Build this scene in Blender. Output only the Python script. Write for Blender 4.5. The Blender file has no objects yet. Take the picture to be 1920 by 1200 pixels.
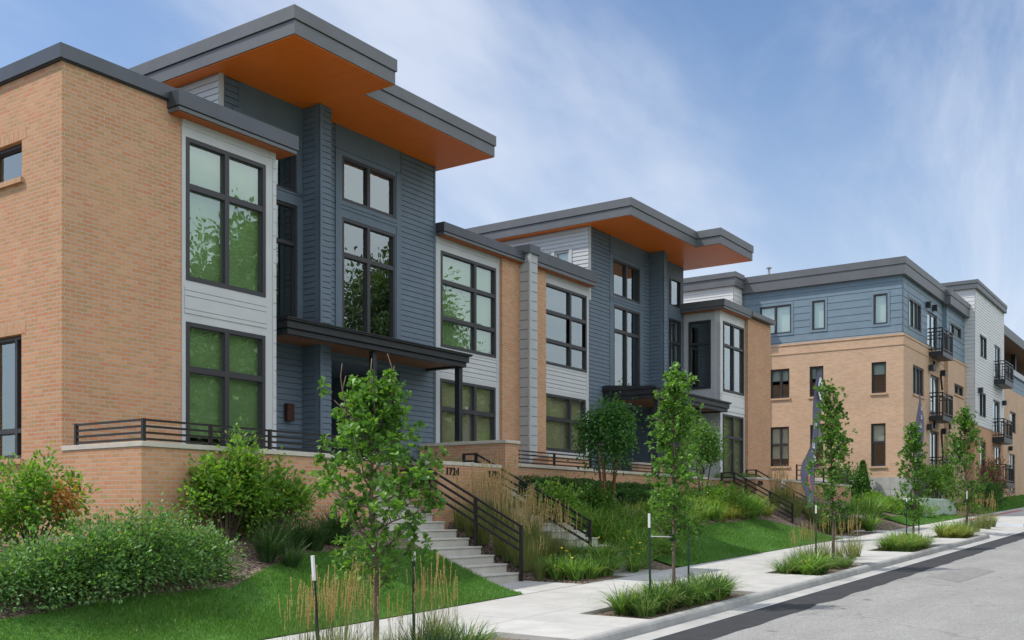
import bpy, math, random
import numpy as np
from mathutils import Vector, noise as mnoise
R = math.radians
random.seed(7)
RNG = np.random.default_rng(11)
SC = bpy.context.scene
C = SC.collection

# ------------------------------------------------------------------ camera, sky, sun, exposure
CF, CH, CZ, CT = 1970.0, 966.0, 1.24, R(34.52)      # focal (px of a 1920 wide frame), horizon row, eye height, yaw off the facade
cam = bpy.data.cameras.new('camera'); cam_o = bpy.data.objects.new('camera', cam); C.objects.link(cam_o)
cam.sensor_width = 36; cam.lens = 36 * CF / 1920; cam.shift_y = (CH - 600) / 1920
cam.clip_start = .1; cam.clip_end = 3000
cam_o.location = (0, 0, CZ); cam_o.rotation_euler = (R(90), 0, CT - R(90))
SC.camera = cam_o

SUN_DIR = Vector((-.60, .80, 0)).normalized() * math.cos(R(57)); SUN_DIR.z = math.sin(R(57))
w = bpy.data.worlds.new('World'); SC.world = w; w.use_nodes = True
nt = w.node_tree; N = nt.nodes; L = nt.links; N.clear()
def nn(nt, t, **k):
    n = nt.nodes.new(t)
    for a, b in k.items():
        if a.startswith('i_'): n.inputs[a[2:].replace('_', ' ')].default_value = b
        else: setattr(n, a, b)
    return n
out = nn(nt, 'ShaderNodeOutputWorld'); bg = nn(nt, 'ShaderNodeBackground'); bg.inputs[1].default_value = .14
sky = nn(nt, 'ShaderNodeTexSky', sky_type='NISHITA'); sky.sun_disc = False
sky.sun_elevation = R(57); sky.sun_rotation = math.atan2(SUN_DIR.x, SUN_DIR.y); sky.air_density = 1.0; sky.dust_density = .8; sky.ozone_density = 2.0
geo = nn(nt, 'ShaderNodeTexCoord'); sep = nn(nt, 'ShaderNodeSeparateXYZ')
L.new(geo.outputs['Generated'], sep.inputs[0])
mz = nn(nt, 'ShaderNodeMath', operation='MAXIMUM'); L.new(sep.outputs[2], mz.inputs[0]); mz.inputs[1].default_value = .0
az = nn(nt, 'ShaderNodeMath', operation='ADD'); L.new(mz.outputs[0], az.inputs[0]); az.inputs[1].default_value = .22
dx = nn(nt, 'ShaderNodeMath', operation='DIVIDE'); dy = nn(nt, 'ShaderNodeMath', operation='DIVIDE')
L.new(sep.outputs[0], dx.inputs[0]); L.new(az.outputs[0], dx.inputs[1]); L.new(sep.outputs[1], dy.inputs[0]); L.new(az.outputs[0], dy.inputs[1])
cmb = nn(nt, 'ShaderNodeCombineXYZ'); L.new(dx.outputs[0], cmb.inputs[0]); L.new(dy.outputs[0], cmb.inputs[1])
mp = nn(nt, 'ShaderNodeMapping'); L.new(cmb.outputs[0], mp.inputs[0]); mp.inputs['Rotation'].default_value = (0, 0, R(-30)); mp.inputs['Scale'].default_value = (.42, .95, 1); mp.inputs['Location'].default_value = (-5.83, 3.322, 2.35)
n1 = nn(nt, 'ShaderNodeTexNoise', i_Scale=1.5, i_Detail=7.0, i_Roughness=.55, i_Distortion=.35); L.new(mp.outputs[0], n1.inputs[0])
n2 = nn(nt, 'ShaderNodeTexNoise', i_Scale=.55, i_Detail=3.0, i_Roughness=.5); L.new(mp.outputs[0], n2.inputs[0])
ad = nn(nt, 'ShaderNodeMath', operation='MULTIPLY_ADD'); L.new(n2.outputs[0], ad.inputs[0]); ad.inputs[1].default_value = .7; L.new(n1.outputs[0], ad.inputs[2])
cr = nn(nt, 'ShaderNodeMapRange', i_From_Min=.70, i_From_Max=1.05, i_To_Min=0.0, i_To_Max=.66); cr.interpolation_type = 'SMOOTHSTEP'; L.new(ad.outputs[0], cr.inputs[0])
hz = nn(nt, 'ShaderNodeMapRange', i_From_Min=0.0, i_From_Max=.46, i_To_Min=.78, i_To_Max=0.0); hz.interpolation_type = 'SMOOTHSTEP'; L.new(mz.outputs[0], hz.inputs[0])
# bright broken cloud added behind the viewer to fill shaded facades; clearer blue ahead
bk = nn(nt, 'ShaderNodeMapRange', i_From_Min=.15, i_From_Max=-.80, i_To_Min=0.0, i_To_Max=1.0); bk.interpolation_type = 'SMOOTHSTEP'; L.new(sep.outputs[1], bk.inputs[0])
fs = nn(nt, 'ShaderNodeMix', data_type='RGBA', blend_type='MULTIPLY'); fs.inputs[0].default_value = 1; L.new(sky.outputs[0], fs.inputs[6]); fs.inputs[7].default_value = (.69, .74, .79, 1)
mx0 = nn(nt, 'ShaderNodeMix', data_type='RGBA'); L.new(hz.outputs[0], mx0.inputs[0]); L.new(fs.outputs[2], mx0.inputs[6]); mx0.inputs[7].default_value = (3.15, 3.6, 4.3, 1)
mx = nn(nt, 'ShaderNodeMix', data_type='RGBA'); of = nn(nt, 'ShaderNodeVectorMath', operation='ADD'); L.new(mp.outputs[0], of.inputs[0]); of.inputs[1].default_value = (-3.969, 7.494, 1.0)
n3 = nn(nt, 'ShaderNodeTexNoise', i_Scale=1.9, i_Detail=8.0, i_Roughness=.6, i_Distortion=.6); L.new(of.outputs[0], n3.inputs[0])
c3 = nn(nt, 'ShaderNodeMapRange', i_From_Min=.50, i_From_Max=.72, i_To_Min=0.0, i_To_Max=.42); c3.interpolation_type = 'SMOOTHSTEP'; L.new(n3.outputs[0], c3.inputs[0])
cm = nn(nt, 'ShaderNodeMath', operation='MAXIMUM'); L.new(cr.outputs[0], cm.inputs[0]); L.new(c3.outputs[0], cm.inputs[1])
L.new(cm.outputs[0], mx.inputs[0]); L.new(mx0.outputs[2], mx.inputs[6]); mx.inputs[7].default_value = (4.5, 4.7, 5.1, 1)
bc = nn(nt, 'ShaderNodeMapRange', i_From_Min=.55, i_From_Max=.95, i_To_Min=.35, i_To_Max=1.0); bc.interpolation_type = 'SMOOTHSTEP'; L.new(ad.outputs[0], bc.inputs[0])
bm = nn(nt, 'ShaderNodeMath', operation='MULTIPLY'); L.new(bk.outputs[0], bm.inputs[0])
el = nn(nt, 'ShaderNodeMapRange', i_From_Min=.05, i_From_Max=.75, i_To_Min=.55, i_To_Max=1.35); L.new(mz.outputs[0], el.inputs[0])  # added cloud dimmer low down, so walls under the eaves stay darker
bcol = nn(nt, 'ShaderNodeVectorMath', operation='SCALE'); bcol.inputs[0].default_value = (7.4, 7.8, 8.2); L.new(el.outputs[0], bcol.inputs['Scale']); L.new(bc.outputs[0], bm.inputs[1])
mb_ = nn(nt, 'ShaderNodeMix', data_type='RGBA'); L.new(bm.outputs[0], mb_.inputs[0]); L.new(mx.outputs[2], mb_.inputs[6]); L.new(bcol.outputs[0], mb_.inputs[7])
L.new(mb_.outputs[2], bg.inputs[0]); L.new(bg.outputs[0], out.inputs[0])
sl = bpy.data.lights.new('sun', 'SUN'); sl.energy = 2.7; sl.angle = R(.6); sl.color = (1, .95, .87)
so = bpy.data.objects.new('sun', sl); C.objects.link(so); so.rotation_euler = SUN_DIR.to_track_quat('Z', 'Y').to_euler(); so.location = (0, 0, 60)
SC.view_settings.view_transform = 'Standard'; SC.view_settings.look = 'None'; SC.view_settings.gamma = 1; SC.view_settings.use_curve_mapping = False
SC.view_settings.exposure = .56

# ------------------------------------------------------------------ measuring: photo sight lines met with the real facade planes
s_, c_ = math.sin(CT), math.cos(CT)
def XY(u, y): r = (u - 960) / CF; return y * (c_ + s_ * r) / (s_ - c_ * r)
def YX(u, x): r = (u - 960) / CF; return x * (s_ - c_ * r) / (c_ + s_ * r)
def ZY(u, v, y): r = (u - 960) / CF; return CZ + (CH - v) * (y / (s_ - c_ * r)) / CF
def ZX(u, v, x): r = (u - 960) / CF; return CZ + (CH - v) * (x / (c_ + s_ * r)) / CF

# ------------------------------------------------------------------ materials
MATS = {}
def mat(name, col, rough=.7, metal=0, spec=.3, noise=None, bump=None, build=None):
    if name in MATS: return MATS[name]
    m = bpy.data.materials.new(name); m.use_nodes = True; nt = m.node_tree; b = nt.nodes['Principled BSDF']
    b.inputs['Base Color'].default_value = (*col, 1); b.inputs['Roughness'].default_value = rough; b.inputs['Metallic'].default_value = metal; b.inputs['Specular IOR Level'].default_value = spec
    g = nn(nt, 'ShaderNodeNewGeometry')
    if noise:
        sc, amt = noise
        t = nn(nt, 'ShaderNodeTexNoise', i_Scale=sc, i_Detail=6.0, i_Roughness=.65); nt.links.new(g.outputs['Position'], t.inputs[0])
        r = nn(nt, 'ShaderNodeMapRange', i_From_Min=.3, i_From_Max=.7, i_To_Min=1 - amt, i_To_Max=1 + amt); nt.links.new(t.outputs[0], r.inputs[0])
        mm = nn(nt, 'ShaderNodeVectorMath', operation='SCALE'); mm.inputs[0].default_value = col; nt.links.new(r.outputs[0], mm.inputs['Scale']); nt.links.new(mm.outputs[0], b.inputs['Base Color'])
    if bump:
        sc, st = bump
        t = nn(nt, 'ShaderNodeTexNoise', i_Scale=sc, i_Detail=5.0); nt.links.new(g.outputs['Position'], t.inputs[0])
        bp = nn(nt, 'ShaderNodeBump', i_Strength=st, i_Distance=.02); nt.links.new(t.outputs[0], bp.inputs['Height']); nt.links.new(bp.outputs[0], b.inputs['Normal'])
    if build: build(nt, b, g)
    MATS[name] = m
    return m
def brick_mat(name, c1, c2, mortar, c3, bw=.203, rh=.0677, ms=.0085, vertical=False):
    def f(nt, b, g):
        L = nt.links.new
        sp = nn(nt, 'ShaderNodeSeparateXYZ'); L(g.outputs['Position'], sp.inputs[0])
        a = nn(nt, 'ShaderNodeMath', operation='ADD'); L(sp.outputs[0], a.inputs[0]); L(sp.outputs[1], a.inputs[1])
        cb = nn(nt, 'ShaderNodeCombineXYZ')
        if vertical: L(sp.outputs[2], cb.inputs[0]); L(a.outputs[0], cb.inputs[1])
        else: L(a.outputs[0], cb.inputs[0]); L(sp.outputs[2], cb.inputs[1])
        br = nn(nt, 'ShaderNodeTexBrick'); L(cb.outputs[0], br.inputs['Vector']); br.inputs['Scale'].default_value = 1; br.inputs['Mortar Size'].default_value = ms; br.inputs['Mortar Smooth'].default_value = .15
        br.inputs['Brick Width'].default_value = bw; br.inputs['Row Height'].default_value = rh; br.inputs['Bias'].default_value = 0
        br.inputs['Color1'].default_value = (0, 0, 0, 1); br.inputs['Color2'].default_value = (1, 1, 1, 1); br.inputs['Mortar'].default_value = (.5, .5, .5, 1)
        ramp = nn(nt, 'ShaderNodeValToRGB'); e = ramp.color_ramp.elements; e[0].color = (*c1, 1); e[1].color = (*c2, 1); x = e.new(.5); x.color = (*c3, 1); x = e.new(.8); x.color = tuple(.5 * (p + q) for p, q in zip(c1, c2)) + (1,)
        L(br.outputs['Color'], ramp.inputs[0])
        t = nn(nt, 'ShaderNodeTexNoise', i_Scale=.9, i_Detail=4.0); L(g.outputs['Position'], t.inputs[0])
        t2 = nn(nt, 'ShaderNodeTexNoise', i_Scale=26.0, i_Detail=4.0); L(g.outputs['Position'], t2.inputs[0])
        s1 = nn(nt, 'ShaderNodeMath', operation='MULTIPLY_ADD'); L(t.outputs[0], s1.inputs[0]); s1.inputs[1].default_value = .45; s1.inputs[2].default_value = .60
        s2 = nn(nt, 'ShaderNodeMath', operation='MULTIPLY_ADD'); L(t2.outputs[0], s2.inputs[0]); s2.inputs[1].default_value = .36; L(s1.outputs[0], s2.inputs[2])
        sc = nn(nt, 'ShaderNodeVectorMath', operation='SCALE'); L(ramp.outputs[0], sc.inputs[0]); L(s2.outputs[0], sc.inputs['Scale'])
        mxx = nn(nt, 'ShaderNodeMix', data_type='RGBA'); L(br.outputs['Fac'], mxx.inputs[0]); L(sc.outputs[0], mxx.inputs[6]); mxx.inputs[7].default_value = (*mortar, 1)
        L(mxx.outputs[2], b.inputs['Base Color'])
        bp = nn(nt, 'ShaderNodeBump', i_Strength=.5, i_Distance=.006); bp.invert = True; L(br.outputs['Fac'], bp.inputs['Height']); L(bp.outputs[0], b.inputs['Normal'])
    return mat(name, c1, .85, spec=.2, build=f)
BRICK = brick_mat('brick', (.51, .22, .115), (.44, .265, .13), (.45, .36, .28), (.545, .30, .165))
BRICKV = brick_mat('brick_soldier', (.51, .22, .115), (.44, .265, .13), (.45, .36, .28), (.545, .30, .165), vertical=True)
BRICKC = brick_mat('brick_buff', (.56, .34, .22), (.51, .335, .205), (.48, .40, .31), (.60, .395, .26))
NAVY = mat('navy_paint', (.120, .160, .205), .55, noise=(3, .10))
NAVYC = mat('blue_grey_paint', (.17, .235, .29), .55, noise=(3, .08))
LGREY = mat('light_grey_paint', (.49, .50, .51), .55, noise=(2, .05))
MGREY = mat('post_grey_paint', (.40, .41, .42), .55, noise=(2, .05))
WHITEP = mat('white_paint', (.63, .635, .635), .55, noise=(2, .04))
PALE = mat('fascia_pale_metal', (.33, .34, .355), .38, metal=.35, spec=.5, noise=(1.2, .08))
DARKM = mat('fascia_dark_metal', (.075, .082, .095), .38, metal=.35, spec=.5, noise=(1.4, .12))
FASC = mat('fascia_grey_metal', (.13, .135, .145), .5, metal=.1, spec=.35, noise=(1.4, .1))
BLACKM = mat('canopy_black_metal', (.03, .032, .036), .42, metal=.3, spec=.5, noise=(3, .1))
FRAME = mat('window_frame_paint', (.036, .035, .040), .45, spec=.45)
RAILM = mat('rail_bronze_metal', (.028, .025, .024), .42, metal=.3, spec=.5)
def sof(nt, b, g):
    L = nt.links.new
    sp = nn(nt, 'ShaderNodeMapping'); sp.inputs['Scale'].default_value = (7, .8, 1); L(g.outputs['Position'], sp.inputs[0])
    t = nn(nt, 'ShaderNodeTexNoise', i_Scale=1.0, i_Detail=5.0); L(sp.outputs[0], t.inputs[0])
    r = nn(nt, 'ShaderNodeValToRGB'); e = r.color_ramp.elements; e[0].position = .3; e[1].position = .7; e[0].color = (.80, .165, .008, 1); e[1].color = (.86, .19, .010, 1); L(t.outputs[0], r.inputs[0]); L(r.outputs[0], b.inputs['Base Color'])
ORANGE = mat('soffit_orange_wood', (.6, .17, .02), .38, spec=.35, build=sof)
ORANGE_SHADE = mat('soffit_shaded_orange', (.38, .10, .02), .5)  # roof-soffit orange darkened in colour for the shade under the cornices
BROWN = mat('canopy_brown_wood', (.20, .10, .05), .6, noise=(4, .15))
STONE = mat('cap_limestone', (.52, .48, .41), .8, noise=(5, .10), bump=(40, .2))
CONC = mat('stair_concrete', (.46, .44, .40), .85, noise=(2.5, .14), bump=(60, .25))
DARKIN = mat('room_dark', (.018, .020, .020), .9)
BLIND = mat('blind_green_fabric', (.30, .43, .21), .9, noise=(1.5, .08))
BLINDP = mat('blind_pale_fabric', (.82, .86, .82), .9, noise=(1.5, .05))
CURT = mat('curtain_beige_fabric', (.50, .44, .30), .9, noise=(3, .1))
DOORM = mat('door_paint', (.03, .033, .038), .4, spec=.5)
def glassf(nt, b, g):
    L = nt.links.new; nt.nodes.remove(b); o = nt.nodes['Material Output']
    tr = nn(nt, 'ShaderNodeBsdfTransparent'); tr.inputs[0].default_value = (.88, .95, .88, 1)
    gl = nn(nt, 'ShaderNodeBsdfGlossy'); gl.inputs['Roughness'].default_value = 0.0; gl.inputs[0].default_value = (.84, .93, .93, 1)
    t = nn(nt, 'ShaderNodeTexNoise', i_Scale=1.6, i_Detail=2.0); L(g.outputs['Position'], t.inputs[0])
    bp = nn(nt, 'ShaderNodeBump', i_Strength=.035, i_Distance=.05); L(t.outputs[0], bp.inputs['Height']); L(bp.outputs[0], gl.inputs['Normal'])
    fr = nn(nt, 'ShaderNodeFresnel', i_IOR=1.5)
    mr = nn(nt, 'ShaderNodeMapRange', i_From_Min=0.0, i_From_Max=.25, i_To_Min=.19, i_To_Max=.64); L(fr.outputs[0], mr.inputs[0])
    ms = nn(nt, 'ShaderNodeMixShader'); L(mr.outputs[0], ms.inputs[0]); L(tr.outputs[0], ms.inputs[1]); L(gl.outputs[0], ms.inputs[2]); L(ms.outputs[0], o.inputs[0])
GLASS = mat('window_glass', (.1, .1, .1), build=glassf)
def leafmat(name, c1, c2, c3=None, trans=.35, rough=.45):
    def f(nt, b, g):
        L = nt.links.new; o = nt.nodes['Material Output']
        r = nn(nt, 'ShaderNodeValToRGB'); e = r.color_ramp.elements; e[0].color = (*c1, 1); e[1].color = (*c2, 1); e[1].position = .82
        if c3: x = e.new(.93); x.color = (*c2, 1); x = e.new(.94); x.color = (*c3, 1)
        L(g.outputs['Random Per Island'], r.inputs[0]); L(r.outputs[0], b.inputs['Base Color']); b.inputs['Roughness'].default_value = rough; b.inputs['Specular IOR Level'].default_value = .4
        tr = nn(nt, 'ShaderNodeBsdfTranslucent'); sc = nn(nt, 'ShaderNodeMix', data_type='RGBA', blend_type='MULTIPLY'); sc.inputs[0].default_value = 1; L(r.outputs[0], sc.inputs[6]); sc.inputs[7].default_value = (1.5, 1.6, .55, 1); L(sc.outputs[2], tr.inputs[0])
        ms = nn(nt, 'ShaderNodeMixShader'); ms.inputs[0].default_value = trans; L(b.outputs[0], ms.inputs[1]); L(tr.outputs[0], ms.inputs[2]); L(ms.outputs[0], o.inputs[0])
    return mat(name, c1, build=f)
OAK = leafmat('oak_leaf', (.045, .13, .022), (.17, .32, .055), trans=.33)
OAKD = leafmat('street_tree_leaf', (.04, .12, .022), (.14, .27, .05), trans=.33)
DARKL = leafmat('dark_leaf', (.03, .10, .02), (.075, .19, .035), trans=.3)
LIME = leafmat('bright_shrub_leaf', (.075, .18, .03), (.19, .34, .06), (.34, .36, .08), trans=.4)
BLUEG = leafmat('blue_green_leaf', (.05, .14, .04), (.17, .31, .10), (.26, .38, .09), trans=.33)
HEDGE = leafmat('boxwood_leaf', (.03, .09, .018), (.07, .16, .03), trans=.25)
RUST = leafmat('rust_leaf', (.42, .14, .05), (.35, .22, .06), trans=.3)
ROSE = leafmat('rose_leaf', (.12, .16, .06), (.30, .10, .09), (.55, .2, .2), trans=.3)
LILY = leafmat('daylily_blade', (.055, .15, .025), (.23, .37, .08), (.45, .38, .14), trans=.3)
REED = leafmat('reed_blade', (.12, .17, .05), (.26, .28, .10), (.38, .32, .14), trans=.3)
PLUME = leafmat('reed_plume', (.46, .32, .15), (.60, .45, .24), trans=.3, rough=.8)
DGRASS = leafmat('dark_grass_blade', (.02, .06, .02), (.06, .12, .035), trans=.2)
LAWNB = leafmat('lawn_blade', (.045, .14, .02), (.125, .28, .045), (.26, .29, .12), trans=.3)
PETAL = mat('yellow_petal', (.80, .62, .05), .6)
WHITEFL = mat('pale_petal', (.75, .75, .55), .6)
BARK = mat('bark', (.16, .12, .09), .9, noise=(18, .3), bump=(60, .5))
BARKR = mat('red_bark', (.20, .085, .05), .8, noise=(18, .3))
def lawnf(nt, b, g):
    L = nt.links.new
    t = nn(nt, 'ShaderNodeTexNoise', i_Scale=1.4, i_Detail=5.0); L(g.outputs['Position'], t.inputs[0])
    t2 = nn(nt, 'ShaderNodeTexNoise', i_Scale=45.0, i_Detail=3.0); L(g.outputs['Position'], t2.inputs[0])
    a = nn(nt, 'ShaderNodeMath', operation='ADD'); L(t.outputs[0], a.inputs[0]); L(t2.outputs[0], a.inputs[1])
    r = nn(nt, 'ShaderNodeValToRGB'); e = r.color_ramp.elements; e[0].position = .3; e[1].position = .75; e[0].color = (.03, .105, .014, 1); e[1].color = (.11, .235, .04, 1)
    h = nn(nt, 'ShaderNodeMath', operation='MULTIPLY'); L(a.outputs[0], h.inputs[0]); h.inputs[1].default_value = .5; L(h.outputs[0], r.inputs[0]); L(r.outputs[0], b.inputs['Base Color'])
LAWN = mat('lawn_turf', (.08, .2, .02), .9, build=lawnf)
def mulchf(nt, b, g):
    L = nt.links.new
    t = nn(nt, 'ShaderNodeTexVoronoi', i_Scale=42.0); L(g.outputs['Position'], t.inputs['Vector'])
    r = nn(nt, 'ShaderNodeValToRGB'); e = r.color_ramp.elements; e[0].color = (.035, .02, .013, 1); e[1].color = (.15, .10, .07, 1); x = e.new(.9); x.color = (.34, .26, .2, 1)
    sp = nn(nt, 'ShaderNodeSeparateColor'); L(t.outputs['Color'], sp.inputs[0]); L(sp.outputs[0], r.inputs[0]); L(r.outputs[0], b.inputs['Base Color'])
    bp = nn(nt, 'ShaderNodeBump', i_Strength=.9, i_Distance=.03); L(t.outputs['Distance'], bp.inputs['Height']); L(bp.outputs[0], b.inputs['Normal'])
MULCH = mat('bark_mulch', (.1, .06, .04), .95, build=mulchf)
def walkf(nt, b, g):
    L = nt.links.new
    mp = nn(nt, 'ShaderNodeMapping'); mp.inputs['Location'].default_value = (.35, -.17, 0); L(g.outputs['Position'], mp.inputs[0])
    br = nn(nt, 'ShaderNodeTexBrick'); L(mp.outputs[0], br.inputs['Vector']); br.offset = 0; br.inputs['Scale'].default_value = 1; br.inputs['Brick Width'].default_value = 1.55; br.inputs['Row Height'].default_value = 1.6; br.inputs['Mortar Size'].default_value = .009; br.inputs['Mortar Smooth'].default_value = .3
    br.inputs['Color1'].default_value = (.43, .42, .40, 1); br.inputs['Color2'].default_value = (.475, .465, .445, 1); br.inputs['Mortar'].default_value = (.26, .25, .23, 1)
    t = nn(nt, 'ShaderNodeTexNoise', i_Scale=1.6, i_Detail=8.0, i_Roughness=.7); L(g.outputs['Position'], t.inputs[0])
    r = nn(nt, 'ShaderNodeMapRange', i_From_Min=.3, i_From_Max=.7, i_To_Min=.80, i_To_Max=1.06); L(t.outputs[0], r.inputs[0])
    st = nn(nt, 'ShaderNodeTexNoise', i_Scale=9.0, i_Detail=3.0); L(g.outputs['Position'], st.inputs[0]); sr = nn(nt, 'ShaderNodeMapRange', i_From_Min=.70, i_From_Max=.74, i_To_Min=1.0, i_To_Max=.72); L(st.outputs[0], sr.inputs[0]); m1 = nn(nt, 'ShaderNodeMath', operation='MULTIPLY'); L(r.outputs[0], m1.inputs[0]); L(sr.outputs[0], m1.inputs[1])
    sc = nn(nt, 'ShaderNodeVectorMath', operation='SCALE'); L(br.outputs['Color'], sc.inputs[0]); L(m1.outputs[0], sc.inputs['Scale']); L(sc.outputs[0], b.inputs['Base Color'])
WALK = mat('sidewalk_concrete', (.5, .48, .45), .85, build=walkf)
KERB = mat('kerb_concrete', (.31, .31, .30), .85, noise=(2.2, .2), bump=(50, .3))
GUTTER = mat('gutter_concrete', (.36, .355, .34), .85, noise=(1.4, .16))
def roadf(nt, b, g):
    L = nt.links.new
    mp = nn(nt, 'ShaderNodeMapping'); mp.inputs['Scale'].default_value = (.35, 1.2, 1); L(g.outputs['Position'], mp.inputs[0])
    t = nn(nt, 'ShaderNodeTexNoise', i_Scale=1.1, i_Detail=8.0, i_Roughness=.7); L(mp.outputs[0], t.inputs[0])
    t2 = nn(nt, 'ShaderNodeTexVoronoi', i_Scale=55.0); L(g.outputs['Position'], t2.inputs['Vector'])
    r = nn(nt, 'ShaderNodeValToRGB'); e = r.color_ramp.elements; e[0].position = .32; e[1].position = .68; e[0].color = (.235, .23, .222, 1); e[1].color = (.30, .295, .285, 1); L(t.outputs[0], r.inputs[0])
    sp = nn(nt, 'ShaderNodeSeparateColor'); L(t2.outputs['Color'], sp.inputs[0])
    m = nn(nt, 'ShaderNodeMapRange', i_To_Min=.74, i_To_Max=1.18); L(sp.outputs[0], m.inputs[0])
    vc = nn(nt, 'ShaderNodeTexVoronoi', feature='DISTANCE_TO_EDGE', i_Scale=.33); wn = nn(nt, 'ShaderNodeTexNoise', i_Scale=2.2, i_Detail=5.0); L(g.outputs['Position'], wn.inputs[0]); wm = nn(nt, 'ShaderNodeVectorMath', operation='SCALE'); L(wn.outputs['Color'], wm.inputs[0]); wm.inputs['Scale'].default_value = .9; wa = nn(nt, 'ShaderNodeVectorMath', operation='ADD'); L(wm.outputs[0], wa.inputs[0]); L(g.outputs['Position'], wa.inputs[1]); L(wa.outputs[0], vc.inputs['Vector'])
    ck = nn(nt, 'ShaderNodeMapRange', i_From_Min=.0, i_From_Max=.012, i_To_Min=.75, i_To_Max=1.0); L(vc.outputs[0], ck.inputs[0])
    st = nn(nt, 'ShaderNodeTexNoise', i_Scale=1.7, i_Detail=2.0); L(g.outputs['Position'], st.inputs[0]); sr = nn(nt, 'ShaderNodeMapRange', i_From_Min=.70, i_From_Max=.76, i_To_Min=1.0, i_To_Max=.6); L(st.outputs[0], sr.inputs[0])
    m1 = nn(nt, 'ShaderNodeMath', operation='MULTIPLY'); L(ck.outputs[0], m1.inputs[0]); L(sr.outputs[0], m1.inputs[1]); m2 = nn(nt, 'ShaderNodeMath', operation='MULTIPLY'); L(m1.outputs[0], m2.inputs[0]); L(m.outputs[0], m2.inputs[1])
    sc = nn(nt, 'ShaderNodeVectorMath', operation='SCALE'); L(r.outputs[0], sc.inputs[0]); L(m2.outputs[0], sc.inputs['Scale']); L(sc.outputs[0], b.inputs['Base Color'])
    bp = nn(nt, 'ShaderNodeBump', i_Strength=.4, i_Distance=.01); L(t2.outputs['Distance'], bp.inputs['Height']); L(bp.outputs[0], b.inputs['Normal'])
ROAD = mat('road_worn_asphalt', (.32, .31, .3), .9, build=roadf)
PATCH = mat('road_fresh_asphalt', (.038, .039, .042), .8, noise=(3, .22), bump=(80, .4))
REDP = mat('red_paint', (.45, .10, .08), .6)
GREENBOX = mat('utility_green_paint', (.30, .38, .30), .5, noise=(2, .06))
LABELM = mat('white_plastic', (.7, .7, .7), .5)
STAKE = mat('stake_green_steel', (.02, .045, .035), .5, metal=.2)
FLAGM = mat('flag_violet_fabric', (.13, .125, .19), .7, noise=(1, .1))
FLAGW = mat('flag_white_print', (.75, .75, .78), .7)
FLAGR = mat('flag_coral_print', (.75, .16, .14), .7)
def blockf(nt, b, g):
    L = nt.links.new
    sp = nn(nt, 'ShaderNodeSeparateXYZ'); L(g.outputs['Position'], sp.inputs[0])
    a = nn(nt, 'ShaderNodeMath', operation='ADD'); L(sp.outputs[0], a.inputs[0]); L(sp.outputs[1], a.inputs[1])
    cb = nn(nt, 'ShaderNodeCombineXYZ'); L(a.outputs[0], cb.inputs[0]); L(sp.outputs[2], cb.inputs[1])
    br = nn(nt, 'ShaderNodeTexBrick'); L(cb.outputs[0], br.inputs['Vector']); br.inputs['Scale'].default_value = 1; br.inputs['Brick Width'].default_value = 1.2; br.inputs['Row Height'].default_value = .6; br.inputs['Mortar Size'].default_value = .01; br.offset = 0
    br.inputs['Color1'].default_value = (.42, .42, .40, 1); br.inputs['Color2'].default_value = (.48, .47, .45, 1); br.inputs['Mortar'].default_value = (.25, .25, .24, 1)
    t = nn(nt, 'ShaderNodeTexNoise', i_Scale=2.0, i_Detail=6.0); L(g.outputs['Position'], t.inputs[0])
    r = nn(nt, 'ShaderNodeMapRange', i_From_Min=.3, i_From_Max=.7, i_To_Min=.8, i_To_Max=1.1); L(t.outputs[0], r.inputs[0])
    sc = nn(nt, 'ShaderNodeVectorMath', operation='SCALE'); L(br.outputs['Color'], sc.inputs[0]); L(r.outputs[0], sc.inputs['Scale']); L(sc.outputs[0], b.inputs['Base Color'])
BLOCK = mat('concrete_panel', (.45, .45, .43), .85, build=blockf)

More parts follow.
